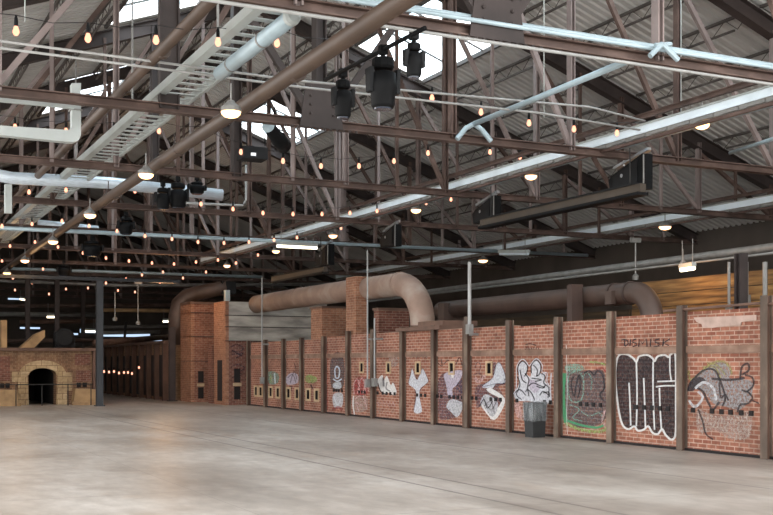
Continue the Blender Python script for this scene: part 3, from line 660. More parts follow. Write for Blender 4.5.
for i in range(len(PY)-1):
    y0, y1 = PY[i], PY[i+1]; holes = []; frames = []; FH = []
    for p in HOLES.get(i, ()):
        y = on_x(p, 400, XK).y; FH.append((y-0.047, y+0.047, 0.71, 0.8))
    for p in PEEP_UP.get(i, ()):
        y = on_x(p, 368, XK).y; holes.append((y-0.1, y+0.1, 1.37, 1.62, 0.2)); frames.append((y-0.1, y+0.1, 1.37, 1.62))
    for p in PEEP_LO.get(i, ()):
        y = on_x(p, 396, XK).y; holes.append((y-0.14, y+0.14, 0.42, 0.72, 0.2)); frames.append((y-0.14, y+0.14, 0.42, 0.72))
    pn = wall_panel(y0, y1, ZT[i], holes).build('brick_panel', None, kiln); panels[i] = pn
    for h in FH: MB().box((XK-0.026, h[0], h[2]), (XK, h[1], h[3])).build('fire_hole', M['soot_shade'], pn)  # flat dark block, a hole's shade put into its colour
    zb = 1.865
    MB().box((XK-0.04, y0+0.08, zb-0.065), (XK, y1-0.08, zb+0.065)).build('steel_band', M['band'], pn)
    for ya, yb, za, zb2 in frames:
        f = 0.05 if i < 10 else 0.07; e = -0.03
        mb = MB().box((XK-0.03, ya-f, za-f), (XK, ya, zb2+f)).box((XK-0.03, yb, za-f), (XK, yb+f, zb2+f)).box((XK-0.03, ya, zb2), (XK, yb, zb2+f))
        mb.box((XK-0.03, ya, za-f), (XK, yb, za))
        mb.build('peephole_frame', M['cream'], pn)
    MB().box((XK-0.025, y0, 0), (XK, y1, 0.05)).build('base_shadow', M['soot_shade'], pn)  # dark strip painting the shadow gap along the wall foot
for i, y in enumerate(PY[1:]):
    tall = {0: 2.75, 1: 2.68, 2: 2.66, 5: 2.78}.get(i, 2.62 if i < 10 else 2.5)
    mb = MB()
    mb.box((XF-0.02, y-0.075, 0), (XF, y+0.075, tall), M['buckstay'])
    mb.box((XF, y-0.02, 0), (XF+0.1, y+0.02, tall), M['buckstay_dark'])
    mb.box((XF+0.1, y-0.075, 0), (XF+0.12, y+0.075, tall), M['buckstay'])
    mb.build('buckstay', None, kiln)
    if i in (5, 10):
        MB().box((XF+0.02, y+0.14, 0), (XF+0.12, y+0.22, tall-0.1)).build('buckstay', M['buckstay_dark'], kiln)
for ya, yb in ((PY[0], PY[1]), (PY[1], PY[2]+0.5)):
    MB().tube([(XF+0.05, ya, 2.63), (XF+0.05, yb, 2.6)], 0.025, 8).build('tie_rod', M['rust_plate'], kiln)
# spalled mortar on the front panel
A = lambda px, py, d=0.0: on_x(px, py, XK-0.004-d)
MB().prism([A(x, y) for x, y in ((694, 317.5), (757, 315), (757, 320), (742, 322), (741, 325.5), (727, 326), (712, 328), (703, 328), (702, 324), (697, 322))], (-0.012, 0, 0)).build('mortar_patch', M['mortar'], panels[1])
# ---- graffiti (painted marks lying on the brick)
G = {k: paint('spray_'+k, c, t, 20) for k, c, t in (('black', (46, 44, 48), 0.32), ('white', (216, 212, 208), 0.22), ('grey', (140, 136, 136), 0.42), ('silver', (196, 196, 198), 0.38),
     ('olive', (150, 140, 90), 0.45), ('green', (78, 142, 102), 0.18), ('lilac', (188, 178, 190), 0.35), ('purple', (92, 78, 92), 0.55), ('ice', (204, 206, 212), 0.32),
     ('pink', (204, 166, 160), 0.5), ('red', (164, 70, 70), 0.45), ('lime', (146, 164, 100), 0.5), ('teal', (130, 158, 142), 0.5), ('ink', (58, 52, 54), 0.25), ('tag', (48, 42, 44), 0.06), ('mid', (84, 82, 86), 0.45), ('dusty', (170, 152, 142), 0.72))}
def smooth_path(pts, n=6, closed=False):
    P = [Vector((a, b)) for a, b in pts]
    if len(P) < 3: return P
    out = []; m = len(P); rng = range(m if closed else m-1)
    for i in rng:
        g = (lambda k: P[k % m]) if closed else (lambda k: P[min(max(k, 0), m-1)])
        p0, p1, p2, p3 = g(i-1), g(i), g(i+1), g(i+2)
        for q in range(n):
            t = q/n
            out.append(0.5*((2*p1)+(p2-p0)*t+(2*p0-5*p1+4*p2-p3)*t*t+(3*p1-p0-3*p2+p3)*t**3))
    out.append(P[0] if closed else P[-1]); return out
class Spray:
    def __init__(s, fn=None): s.mb = MB(); s.l = 0; s.fn = fn or (lambda px, py, d: on_x(px, py, XK-d*0.5))
    def pt(s, p): return s.fn(p[0], p[1], 0.006+0.0015*s.l)
    def fill(s, pts, c, smooth=True):
        s.l += 1; pts = smooth_path(pts, 4, True)[:-1] if smooth else pts
        s.mb.add([s.pt(p) for p in pts], [tuple(range(len(pts)))], G[c])
    def line(s, pts, w, c, closed=False, smooth=True):
        s.l += 1; p = smooth_path(pts, 6, closed) if smooth else [Vector(q) for q in pts]
        vs = []
        for i, q in enumerate(p):
            d = p[min(i+1, len(p)-1)]-p[max(i-1, 0)]
            d = d.normalized() if d.length > 1e-6 else Vector((1, 0)); n = Vector((-d.y, d.x))*w/2
            vs += [s.pt(q+n), s.pt(q-n)]
        s.mb.add(vs, [(2*i, 2*i+1, 2*i+3, 2*i+2) for i in range(len(p)-1)], G[c])
    def done(s, parent, label=None):
        o = s.mb.build('graffiti', None, parent)
        if label: o['label'] = label
def sc(ox, oy, k, pts): return [(ox+a/k, oy+b/k) for a, b in pts]
# panel 1: swooping grey piece with olive halo (zoom frame 680,310 x3.32)
s = Spray(); T = lambda *p: sc(680, 310, 3.32, p)
s.fill(T((30, 255), (55, 215), (95, 185), (140, 172), (170, 200), (165, 225), (205, 230), (240, 240), (235, 290), (200, 330), (150, 320), (110, 310), (75, 265)), 'grey')
s.fill(T((60, 330), (110, 350), (170, 350), (235, 340), (230, 420), (170, 430), (120, 400), (70, 410), (55, 380)), 'dusty')
s.line(T((28, 200), (35, 230), (60, 215), (100, 180), (140, 170), (165, 190), (172, 215)), 2.2, 'olive'); s.line(T((90, 175), (125, 185), (150, 215)), 1.8, 'olive'); s.line(T((75, 190), (115, 190), (135, 225)), 1.6, 'olive')
s.fill(T((25, 265), (35, 235), (65, 222), (85, 235), (60, 245), (45, 268)), 'ink')
s.line(T((25, 270), (40, 235), (80, 200), (115, 200), (135, 240), (150, 290), (140, 320)), 2.0, 'ink'); s.line(T((45, 255), (75, 270), (95, 310), (110, 330), (130, 305)), 2.2, 'ink')
s.line(T((105, 228), (160, 232), (200, 228), (215, 225)), 2.4, 'ink'); s.line(T((200, 228), (205, 190), (225, 178), (228, 200), (205, 215)), 2.0, 'ink'); s.line(T((215, 215), (240, 225), (243, 250), (222, 270), (205, 265)), 1.8, 'ink')
s.line(T((130, 240), (135, 290), (150, 280), (160, 300)), 1.6, 'ink'); s.line(T((222, 270), (240, 290), (225, 310), (200, 315), (190, 340)), 1.8, 'ink'); s.line(T((60, 330), (75, 370), (85, 410), (110, 430)), 1.6, 'ink'); s.line(T((240, 300), (262, 310)), 1.4, 'ink')
s.line(T((30, 300), (45, 320), (60, 315), (75, 290), (60, 270)), 2.4, 'silver'); s.line(T((50, 260), (80, 240), (110, 260), (120, 300)), 2.6, 'silver')
s.done(panels[1], 'swooping grey and black graffiti with an olive halo')
# panel 0: edge of a pale ring
s = Spray(); s.line([(782, 370), (775, 378), (775, 392), (783, 400)], 2, 'grey'); s.fill([(778, 375), (790, 372), (792, 398), (779, 398)], 'dusty'); s.done(panels[0])
# panel 2: black block letters with white outline (zoom 600,290 x2.861) and the tag above
s = Spray(); T = lambda *p: sc(600, 290, 2.861, p)
outl = T((52, 190), (75, 184), (95, 195), (104, 205), (112, 190), (135, 186), (150, 195), (156, 204), (165, 190), (185, 186), (196, 192), (203, 184), (215, 184), (217, 250), (217, 330), (216, 410), (205, 428), (188, 415), (178, 398), (165, 412), (150, 408), (138, 390), (124, 400), (108, 402), (98, 390), (80, 398), (62, 380), (50, 320), (44, 240))
s.fill(outl, 'black'); s.line(outl, 1.9, 'white', True)
for q in (((83, 265), (86, 330), (88, 388)), ((125, 252), (128, 330), (130, 392)), ((104, 205), (106, 300), (104, 390)), ((152, 205), (152, 300), (156, 400)), ((170, 280), (172, 340), (176, 402))): s.line(T(*q), 1.5, 'white')
s.line(T((164, 262), (190, 261), (217, 260)), 1.5, 'white'); s.line(T((160, 277), (185, 274), (217, 274)), 1.5, 'white'); s.line(T((200, 190), (200, 230), (204, 258)), 1.4, 'white')
T = lambda *p: sc(605, 320, 9.09, p)
K = 'tag'
def letters(rows):
    for q in rows: s.line([(a, b-0.9) for a, b in T(*q)], 1.15, K, smooth=False)
letters([((150, 190), (175, 185), (205, 195), (212, 225), (180, 248)), ((180, 190), (176, 245)), ((232, 185), (226, 245)),
         ((285, 180), (255, 190), (252, 212), (282, 218), (286, 240), (250, 250)), ((305, 250), (312, 182), (340, 225), (375, 180), (382, 250)), ((415, 182), (412, 250)),
         ((492, 180), (455, 190), (455, 212), (492, 220), (490, 243), (445, 250)), ((530, 180), (525, 248)), ((590, 180), (528, 218), (580, 240))])
s.line(T((535, 262), (570, 256), (610, 268)), 1.0, K)
s.done(panels[2], 'black block letters with thick white outlines, tag above')
# panel 3: dark throw-up edged in green (zoom 510,355 x6.06)
s = Spray(); T = lambda *p: sc(510, 355, 6.06, p)
s.fill(T((335, 110), (400, 90), (470, 100), (540, 85), (575, 120), (580, 250), (580, 380), (520, 430), (420, 440), (350, 400), (335, 250)), 'mid')
s.fill(T((340, 60), (420, 55), (450, 90), (380, 100), (340, 100)), 'teal')
for q, w, c in ((((330, 110), (322, 200), (325, 320), (340, 410)), 4.2, 'green'), (((335, 415), (420, 450), (510, 465), (580, 450), (595, 400)), 3.2, 'lime'), (((340, 395), (430, 425), (520, 440), (570, 425)), 2.2, 'green'),
    (((355, 120), (350, 200), (365, 270), (410, 285), (440, 250), (445, 150), (420, 105), (380, 105), (355, 120)), 1.5, 'teal'), (((385, 130), (370, 180), (390, 250), (400, 180), (420, 120), (425, 200), (410, 260)), 1.5, 'ink'),
    (((450, 110), (480, 95), (510, 120), (530, 95), (560, 120), (570, 200), (545, 240), (570, 280)), 1.4, 'ink'), (((440, 130), (470, 110), (495, 150), (490, 210)), 1.2, 'teal'), (((430, 340), (480, 370), (540, 350), (570, 390)), 1.2, 'teal'), (((360, 300), (420, 330), (380, 380), (440, 400)), 1.0, 'teal'),
    (((342, -60), (346, 200), (344, 380), (348, 480)), 0.5, 'white'), (((520, 85), (560, 80), (580, 100)), 1.6, 'red'), (((480, 40), (550, 50), (580, 60)), 2, 'lime'), (((575, 330), (560, 400), (580, 430)), 2, 'pink')):
    s.line(T(*q), w, c)
s.done(panels[3], 'dark grey graffiti edged in green')
# panel 4: pale letters with dark outline
s = Spray()
s.fill(T((25, 230), (45, 200), (55, 160), (50, 70), (80, 35), (105, 70), (100, 110), (125, 130), (130, 60), (160, 30), (185, 65), (185, 110), (215, 110), (215, 160), (240, 200), (245, 270), (215, 300), (120, 280), (40, 275)), 'ice')
s.fill(T((25, 300), (60, 290), (70, 380), (40, 370)), 'pink'); s.fill(T((110, 150), (160, 160), (180, 200), (150, 230), (120, 200)), 'lilac')
for q in (((50, 120), (48, 70), (75, 38), (105, 65), (100, 110), (85, 130)), ((130, 110), (130, 60), (160, 32), (186, 62), (182, 110), (160, 130)), ((45, 130), (60, 180), (40, 240), (70, 270)), ((90, 110), (115, 150), (105, 200), (130, 230), (150, 275)), ((190, 110), (212, 130), (205, 170), (235, 200), (230, 260)),
          ((110, 190), (140, 170), (180, 185), (212, 195)), ((160, 190), (200, 200), (215, 180)), ((95, 225), (105, 210), (115, 250)), ((180, 245), (200, 220), (230, 240)), ((20, 235), (60, 210), (95, 245)), ((130, 140), (190, 150), (150, 160)), ((60, 90), (75, 150), (100, 170)), ((140, 60), (165, 90), (160, 130)), ((200, 230), (235, 225), (240, 255))): s.line(T(*q), 1.15, 'ink')
s.line(T((18, 240), (38, 195), (42, 70), (78, 26), (116, 66), (122, 60), (160, 22), (196, 62), (194, 102), (224, 110), (224, 160), (248, 200)), 0.8, 'ice')
s.line(T((250, 110), (245, 200), (250, 300)), 1.2, 'ice')
T2 = lambda *p: sc(500, 335, 11.04, p)
for q in (((275, 150), (300, 180), (295, 130)), ((310, 180), (318, 140), (335, 175)), ((345, 140), (350, 180), (375, 135), (378, 180)), ((385, 180), (400, 140), (415, 180)), ((425, 140), (430, 180)), ((280, 105), (330, 95), (400, 115)), ((450, 160), (505, 175)), ((380, 200), (490, 200))): s.line(T2(*q), 0.9, 'ink', smooth=False)
s.done(panels[4], 'pale blue-white bubble letters, scribbled tag above')
# panels 5-7 (zoom 400,340 x5.72)
T = lambda *p: sc(400, 340, 5.72, p)
s = Spray()
s.fill(T((430, 280), (470, 250), (520, 240), (540, 190), (560, 130), (590, 180), (600, 250), (560, 260), (595, 340), (545, 450), (500, 420), (470, 370), (440, 390)), 'purple')
s.fill(T((470, 265), (530, 215), (545, 150), (570, 130), (600, 195), (600, 245), (550, 250), (530, 275), (500, 275)), 'ice'); s.fill(T((495, 280), (530, 280), (597, 345), (545, 445), (515, 440), (580, 350), (510, 300)), 'white')
s.fill(T((460, 370), (490, 310), (560, 360), (530, 440)), 'silver'); s.fill(T((530, 140), (548, 130), (545, 180), (530, 200)), 'purple')
for q in (((420, 200), (450, 190), (470, 210), (440, 240)), ((430, 160), (440, 130), (460, 140), (455, 180)), ((560, 260), (590, 250), (600, 220)), ((470, 320), (520, 400), (560, 330)), ((480, 380), (520, 350), (540, 420))): s.line(T(*q), 1.1, 'purple')
s.line(T((430, 215), (450, 240), (490, 200)), 3, 'pink'); s.line(T((470, 265), (530, 215), (545, 150), (570, 130), (600, 195), (600, 245), (550, 250)), 1.0, 'purple', True); s.line(T((470, 370), (500, 420), (545, 450), (597, 345), (540, 290)), 1.4, 'white'); s.line(T((455, 380), (480, 340), (500, 390), (530, 350)), 1.0, 'ink'); s.done(panels[5], 'white and purple angular graffiti')
s = Spray()
s.fill(T((215, 260), (235, 200), (290, 180), (350, 180), (355, 260), (370, 330), (350, 420), (290, 450), (225, 450), (220, 350)), 'purple')
s.fill(T((250, 200), (290, 180), (350, 172), (355, 200), (330, 250), (300, 280), (300, 320), (275, 320), (265, 260)), 'lilac'); s.fill(T((265, 380), (290, 340), (340, 350), (365, 370), (330, 440), (290, 410)), 'silver'); s.fill(T((292, 190), (308, 190), (306, 215), (294, 215)), 'white'); s.fill(T((325, 250), (360, 230), (365, 300), (330, 290)), 'purple')
for q in (((215, 130), (240, 150), (235, 110)), ((250, 140), (275, 115), (290, 150)), ((320, 140), (340, 100), (355, 145))): s.line(T(*q), 0.8, 'ink')
s.line(T((205, 90), (250, 75), (300, 95), (360, 70)), 1.2, 'dusty'); s.done(panels[6], 'purple and lilac goblet-shaped graffiti')
s = Spray()
s.fill(T((50, 250), (62, 200), (70, 165), (85, 210), (98, 228), (108, 210), (130, 165), (160, 230), (150, 250), (115, 280), (112, 330), (125, 410), (80, 412), (92, 330), (88, 285)), 'ice')
s.line(T((48, 245), (66, 165), (98, 228), (132, 162), (165, 235), (115, 285), (112, 330)), 0.9, 'purple', smooth=False); s.line(T((90, 290), (90, 340), (78, 400)), 1.0, 'purple')
for z in (75, 95): s.line(T(*[(50+q*9, z+(8 if q % 2 else -8)) for q in range(13)]), 1.3, 'dusty', smooth=False)
s.done(panels[7], 'white Y-shaped graffiti')
# panels 8-10 (zoom 320,340 x6.43)
T = lambda *p: sc(320, 340, 6.43, p)
s = Spray()
s.fill(T((370, 260), (400, 225), (410, 260), (430, 230), (455, 290), (470, 275), (492, 330), (480, 355), (440, 340), (405, 345), (385, 310)), 'white'); s.line(T((405, 240), (412, 300)), 2, 'purple'); s.line(T((432, 270), (425, 310), (450, 330)), 1.4, 'grey'); s.line(T((372, 275), (390, 330), (430, 350)), 1, 'ink')
s.line(T(*[(370+q*10, 410+(14 if q % 2 else -14)) for q in range(12)]), 1.3, 'pink', smooth=False); s.line(T(*[(375+q*10, 455+(14 if q % 2 else -14)) for q in range(11)]), 1.2, 'dusty', smooth=False)
s.fill(T((445, 110), (500, 100), (500, 160), (450, 170)), 'dusty'); s.done(panels[8], 'white jagged graffiti')
s = Spray()
s.fill(T((218, 270), (240, 245), (300, 240), (312, 300), (300, 350), (230, 350)), 'red'); s.fill(T((215, 370), (300, 360), (300, 450), (220, 460)), 'dusty')
for q in (((220, 350), (216, 290), (238, 250), (250, 290), (240, 345)), ((255, 340), (255, 270), (275, 245), (285, 300), (275, 345)), ((290, 340), (300, 260), (312, 330)), ((225, 380), (260, 360), (290, 380), (270, 420), (230, 400), (250, 460)), ((290, 380), (300, 440))): s.line(T(*q), 1.2, 'pink')
s.line(T((215, 360), (212, 420), (222, 480)), 1.2, 'white'); s.done(panels[9], 'red graffiti with pink outlines')
s = Spray()
s.fill(T((70, 130), (110, 90), (150, 120), (158, 230), (140, 320), (80, 320), (65, 230)), 'mid'); s.fill(T((75, 110), (110, 75), (145, 95), (140, 110)), 'purple'); s.fill(T((85, 350), (145, 345), (140, 430), (90, 430)), 'silver'); s.fill(T((85, 280), (130, 270), (135, 310), (90, 310)), 'silver')
for q in (((95, 190), (108, 170), (125, 190), (120, 240), (100, 240), (95, 190)), ((85, 250), (110, 265), (140, 250)), ((90, 360), (110, 420), (135, 370)), ((95, 290), (125, 300))): s.line(T(*q), 1.3, 'ice')
s.line(T((40, 20), (38, 200), (42, 450)), 2.4, 'red'); s.line(T((80, 445), (120, 435), (145, 450)), 2.6, 'red'); s.done(panels[10], 'dark ghostly figure graffiti')
# panels 11-13 (zoom 215,330 x6.055)
T = lambda *p: sc(215, 330, 6.055, p)
s = Spray(); s.fill(T((545, 290), (570, 270), (615, 290), (610, 315), (560, 320)), 'lime'); s.line(T((580, 330), (590, 355)), 1.2, 'ink'); s.line(T((550, 280), (590, 290), (580, 320)), 1.2, 'lime'); s.done(panels[11], 'small lime green scribble')
s = Spray(); s.fill(T((430, 290), (460, 260), (500, 270), (500, 320), (440, 330)), 'lilac')
for q in (((440, 290), (470, 270), (490, 320)), ((455, 320), (480, 250), (495, 300)), ((480, 200), (490, 240)), ((445, 350), (465, 340), (460, 370))): s.line(T(*q), 1.0, 'purple')
s.done(panels[12], 'purple scribble')
s = Spray(); s.fill(T((320, 260), (350, 250), (385, 270), (380, 320), (330, 325)), 'teal'); s.line(T((335, 270), (340, 320)), 1.2, 'lime'); s.line(T((360, 260), (365, 325)), 1.2, 'ice'); s.done(panels[13], 'pale green scribble')
# ---------------------------------------------------------------- bin by the kiln
b0 = on_x(535, 436.5, XF-0.3); b0.z = 0
o = thing('rubbish_bin', (b0.x, b0.y, 0), 'square black bin with a clear plastic liner standing against the graffiti wall', 'bin')
def frustum(mb, c, w0, w1, d0, d1, z0, z1, m=None):
    vs = []
    for w, d, z in ((w0, d0, z0), (w1, d1, z1)): vs += [(c.x-w, c.y-d, z), (c.x+w, c.y-d, z), (c.x+w, c.y+d, z), (c.x-w, c.y+d, z)]
    return mb.add(vs, [(0, 3, 2, 1), (0, 1, 5, 4), (1, 2, 6, 5), (2, 3, 7, 6), (3, 0, 4, 7)], m)
frustum(MB(), b0, 0.155, 0.185, 0.155, 0.185, 0.0, 0.76).build('bin_body', M['bin'], o)
mb = MB(); n = 28; rings = []
for z, e in ((0.36, 0.205), (0.42, 0.22), (0.55, 0.216), (0.68, 0.215), (0.78, 0.205), (0.77, 0.17)):
    vs = []
    for q in range(n):
        a = 2*math.pi*q/n; cx, sy = math.cos(a), math.sin(a); k = e/max(abs(cx), abs(sy))
        k *= 1+0.03*math.sin(q*2.3+z*20); vs.append((b0.x+cx*k, b0.y+sy*k, z+0.015*math.sin(q*1.7)))
    rings.append(vs)
mb.add([v for r in rings for v in r], [(j*n+q, j*n+(q+1) % n, (j+1)*n+(q+1) % n, (j+1)*n+q) for j in range(len(rings)-1) for q in range(n)])
mb.build('liner', M['bag'], o, True)
# conduits rising from kiln posts
def riser(px, ybot, ytop, X, label, r=0.024):
    a, b = on_x(px, ybot, X), on_x(px, ytop, X)
    o = thing('conduit_riser', a, label, 'conduit')
    MB().tube([a, Vector((a.x, a.y, b.z))], r, 8).build('pipe', M['conduit'], o)
    MB().box(a+Vector((-0.06, -0.09, -0.1)), a+Vector((0.06, 0.09, 0.14))).build('junction_box', M['galv'], o)
    MB().box((a.x, a.y-0.03, 2.3), (XK, a.y+0.03, 2.36)).build('clip', M['galv'], o)
riser(262, 381, 277, XF-0.14, 'grey conduit with a box rising from the kiln posts near the concrete block')
riser(367.5, 384, 250, XF-0.14, 'thin grey conduit rising past the brick pier beside the rusty pipe')
riser(374.5, 383, 318, XF-0.14, 'short grey conduit with a box on the post beside the red letters')
riser(469.5, 330, 262, XF-0.12, 'tall pale conduit rising to a box behind the white and purple graffiti', 0.045)
# ---------------------------------------------------------------- ducts and brick work on the kiln
XA = 14.4
pa = on_x(257, 303, XA); pe = on_x(398, 284.5, XA); ze = pe.z
arc = []
for q in range(0, 11):
    a = q/10*math.pi/2; arc.append((XA, pe.y-1.55*math.sin(a), ze-1.25*(1-math.cos(a))))
o = thing('rusty_flue_pipe', (XA, 30, 3), 'big rusty pale-brown flue pipe along the kiln top, bending down at its end', 'flue pipe')
MB().tube([(XA, pa.y, pa.z-0.05), (XA, (pa.y+pe.y)/2, (pa.z+ze)/2), (XA, pe.y+0.01, ze)]+arc[1:]+[(XA, arc[-1][1], 2.45)], 0.35, 20).build('pipe_run', M['rust_duct'], o, True)
for px in (300, 400):
    p = on_x(px, 296, XA); MB().lathe((XA, p.y, pa.z+(ze-pa.z)*(pa.y-p.y)/(pa.y-pe.y)), (0, -1, 0), [(0, 0.365), (0.06, 0.365)], 20).build('seam_band', M['rust_duct'], o)
MB().lathe((XA, arc[-1][1], ze-1.25), (0, 0, -1), [(0, 0.365), (0.06, 0.365)], 20).build('seam_band', M['rust_plate'], o)
# rusted hood below the elbow
a, b = on_x(397, 330, 13.75), on_x(441, 328, 13.75)
o = thing('rusted_hood', (14.2, (a.y+b.y)/2, 2.5), 'rusty sheet metal hood on the kiln top under the flue bend', 'hood')
MB().box((13.7, b.y, 2.5), (14.5, a.y, 2.6)).build('lip', M['rust_plate'], o)
MB().box((13.85, b.y+0.1, 2.6), (14.9, on_x(418, 330, 13.85).y, 2.74)).build('hood_box', M['rust_plate'], o)
XB = 16.0
p0, p1 = on_x(441, 308, XB), on_x(634, 295.5, XB); zb = EYE+1.62
arc = [(XB, p1.y-0.62*math.sin(q/8*math.pi/2), zb-0.6*(1-math.cos(q/8*math.pi/2))) for q in range(9)]
o = thing('dark_flue_pipe', (XB, 24, 3), 'dark rusty flue pipe behind the front kiln panels, bending down at its end', 'flue pipe')
MB().tube([(XB, p0.y, zb), (XB, p1.y+0.01, zb)]+arc[1:]+[(XB, arc[-1][1], 2.4)], 0.25, 18).build('pipe_run', M['grey_duct'], o, True)
for px in (616, 632): MB().lathe((XB, on_x(px, 296, XB).y, zb), (0, 1, 0), [(0, 0.275), (0.06, 0.275)], 18).build('flange', M['rust_duct_dark'], o)
MB().box((XB-0.34, on_x(620, 296, XB).y-0.12, zb-0.25), (XB-0.2, on_x(620, 296, XB).y+0.12, zb+0.06)).build('damper_box', M['grey_duct'], o)
def brick_box(px_l, px_c, px_r, ytop, X, m, name, label, cat, z0=2.3, cap=None):
    yc = on_x(px_c, 330, X).y; yf = on_x(px_l, 330, X).y; xr = on_y(px_r, 330, yc).x; zt = on_x(px_c, ytop, X).z
    o = thing(name, ((X+xr)/2, (yc+yf)/2, z0), label, cat)
    MB().box((X, yc, z0), (xr, yf, zt)).build('masonry', M[m], o)
    if cap: MB().box((X-0.04, yc-0.04, zt), (xr+0.04, yf+0.04, zt+0.07)).build('coping', M[cap], o)
    return o
brick_box(346, 356, 368, 276, 13.95, 'brick_orange', 'brick_pier', 'tall narrow terracotta pier standing through the rusty flue pipe', 'pier')
brick_box(311, 322, 350, 308, 14.3, 'brick_orange', 'brick_flue_box', 'square brick box on the kiln under the rusty flue pipe', 'flue box', cap='rust_plate')
o = brick_box(374, 379, 409, 310, 14.2, 'brick_dark', 'brick_flue_box', 'low dark brick box on the kiln behind the flue bend', 'flue box', cap='rust_plate')
brick_box(567, 572, 583, 284, 15.4, 'rust_duct_dark', 'dark_rust_pier', 'dark rusty box pier crossing the dark flue pipe', 'pier')
brick_box(438, 444, 464, 303, 15.6, 'grey_duct', 'duct_junction_box', 'grey metal box where the dark flue pipe starts', 'duct box')
# concrete-topped block and brick pillar at the far end of the kiln
YB = 41.2; xc = 13.15
o = thing('kiln_end_block', (15, YB, 0), 'brick end block with grey board-marked concrete above, beside the kiln', 'block')
def niche(o, ya, yb, X, z0, z1):
    MB().box((X-0.012, ya, z0), (X+0.02, yb, z1)).build('niche', M['soot_shade'], o)  # dark slab painting the shade inside a niche
zt = on_y(227, 301.5, YB).z
MB().box((xc, YB, 0), (17.4, YB+1.5, 2.5)).build('brick_base', M['brick_dark'], o)
MB().box((xc, YB, 2.5), (17.4, YB+1.5, zt)).build('concrete_top', M['concrete'], o)
MB().box((xc-0.03, YB-0.03, 0), (xc+0.1, YB+1.5, zt+0.02)).build('lit_side_brick', M['brick_orange'], o)  # brighter brick skin: warm light on this side is in the colour
for z in (2.5, 3.05, 3.5): MB().box((xc-0.05, YB-0.05, z-0.015), (17.4, YB, z+0.015)).build('tie_strap', M['rust_dark'], o)
niche(o, YB+0.4, YB+1.0, xc-0.03, 0.15, 1.75)
for z0, z1 in ((0.22, 0.72), (0.88, 1.42)): MB().box((on_y(234, 390, YB).x, YB-0.03, z0), (on_y(240, 390, YB).x, YB+0.02, z1)).build('port', M['soot_shade'], o)
MB().box((on_y(233, 390, YB).x, YB-0.06, 0.74), (on_y(241, 390, YB).x, YB, 0.86)).build('port_sill', M['cream'], o)
s = Spray(lambda px, py, d: on_y(px, py, YB-d)); T = lambda *p: sc(170, 280, 3.96, p)
for q in (((240, 265), (265, 255), (290, 270), (270, 285), (245, 280), (285, 300)), ((245, 295), (290, 290), (260, 310)), ((240, 345), (270, 335), (295, 350), (255, 370)), ((250, 355), (285, 375), (245, 385))): s.line(T(*q), 1.3, 'purple')
s.done(o, 'faint purple scribbles')
YT = 45.0; xt = on_y(191.5, 380, YT).x
o = thing('brick_pillar', (xt+0.7, YT+0.7, 0), 'tall square brick pillar farthest along the kiln line', 'pillar')
zt = on_y(191.5, 304, YT).z
MB().box((xt, YT, 0), (on_y(217.5, 380, YT).x, YT+1.6, zt)).build('shaft', M['brick_red_brown'], o)
MB().box((xt-0.03, YT-0.02, 0), (xt+0.12, YT+1.6, zt)).build('lit_side_brick', M['brick_orange'], o)  # orange skin carries the warm light falling on the pillar's side
MB().box((xt-0.05, YT-0.05, zt), (on_y(218, 380, YT).x, YT+1.65, zt+0.1)).build('coping', M['rust_plate'], o)
for z in (1.72, 2.75, 3.75): MB().box((xt-0.03, YT-0.03, z-0.014), (on_y(217.5, 380, YT).x, YT+1.6, z+0.014)).build('tie_strap', M['rust_dark'], o)
niche(o, YT+0.5, YT+1.1, xt, 0.1, 1.5)
for z0, z1 in ((0.15, 0.62), (0.82, 1.3)): MB().box((on_y(198, 390, YT).x, YT-0.02, z0), (on_y(203.5, 390, YT).x, YT+0.02, z1)).build('port', M['soot_shade'], o)
MB().box((on_y(197, 390, YT).x, YT-0.05, 0.66), (on_y(204, 390, YT).x, YT, 0.78)).build('port_sill', M['cream'], o)
# low stub wall between pillar and block
o = thing('brick_stub_wall', (14.2, 43, 0), 'narrow brick stub wall between the pillar and the concrete-topped block', 'wall stub')
a = on_y(211, 342, 43.2)
MB().box((a.x, 43.0, 0), (a.x+0.9, 43.6, 2.35)).build('masonry', M['brick_dark'], o)
for z in (0.3, 0.75, 1.2): MB().box((a.x+0.1, 42.95, z), (a.x+0.35, 43.0, z+0.2)).build('yellow_brick_inset', M['cream'], o)
tag(MB().box(on_y(225.5, 290, 42), on_y(230, 301, 42)+Vector((0, 0.2, 0))).build('white_stub_post', M['white'], None), 'small white upright box on top of the concrete-topped block', 'box')
# dark bent duct behind the pillar
o = thing('dark_bent_duct', on_y(178, 330, 47.5), 'dark round duct bending over the brick pillar to a boxy head', 'duct')
MB().tube([on_y(178, 345, 47.5), on_y(178, 316, 47.5), on_y(180, 304, 47.5), on_y(187, 297, 47.4), on_y(198, 293, 47), on_y(228, 287, 46)], [0.42, 0.42, 0.4, 0.36, 0.33, 0.3], 16).build('duct_run', M['grey_duct'], o, True)
a, b = on_y(222, 281, 45.9), on_y(236, 294, 45.9); MB().box(a, b+Vector((0, 0.6, 0))).build('fan_box', M['charcoal'], o)
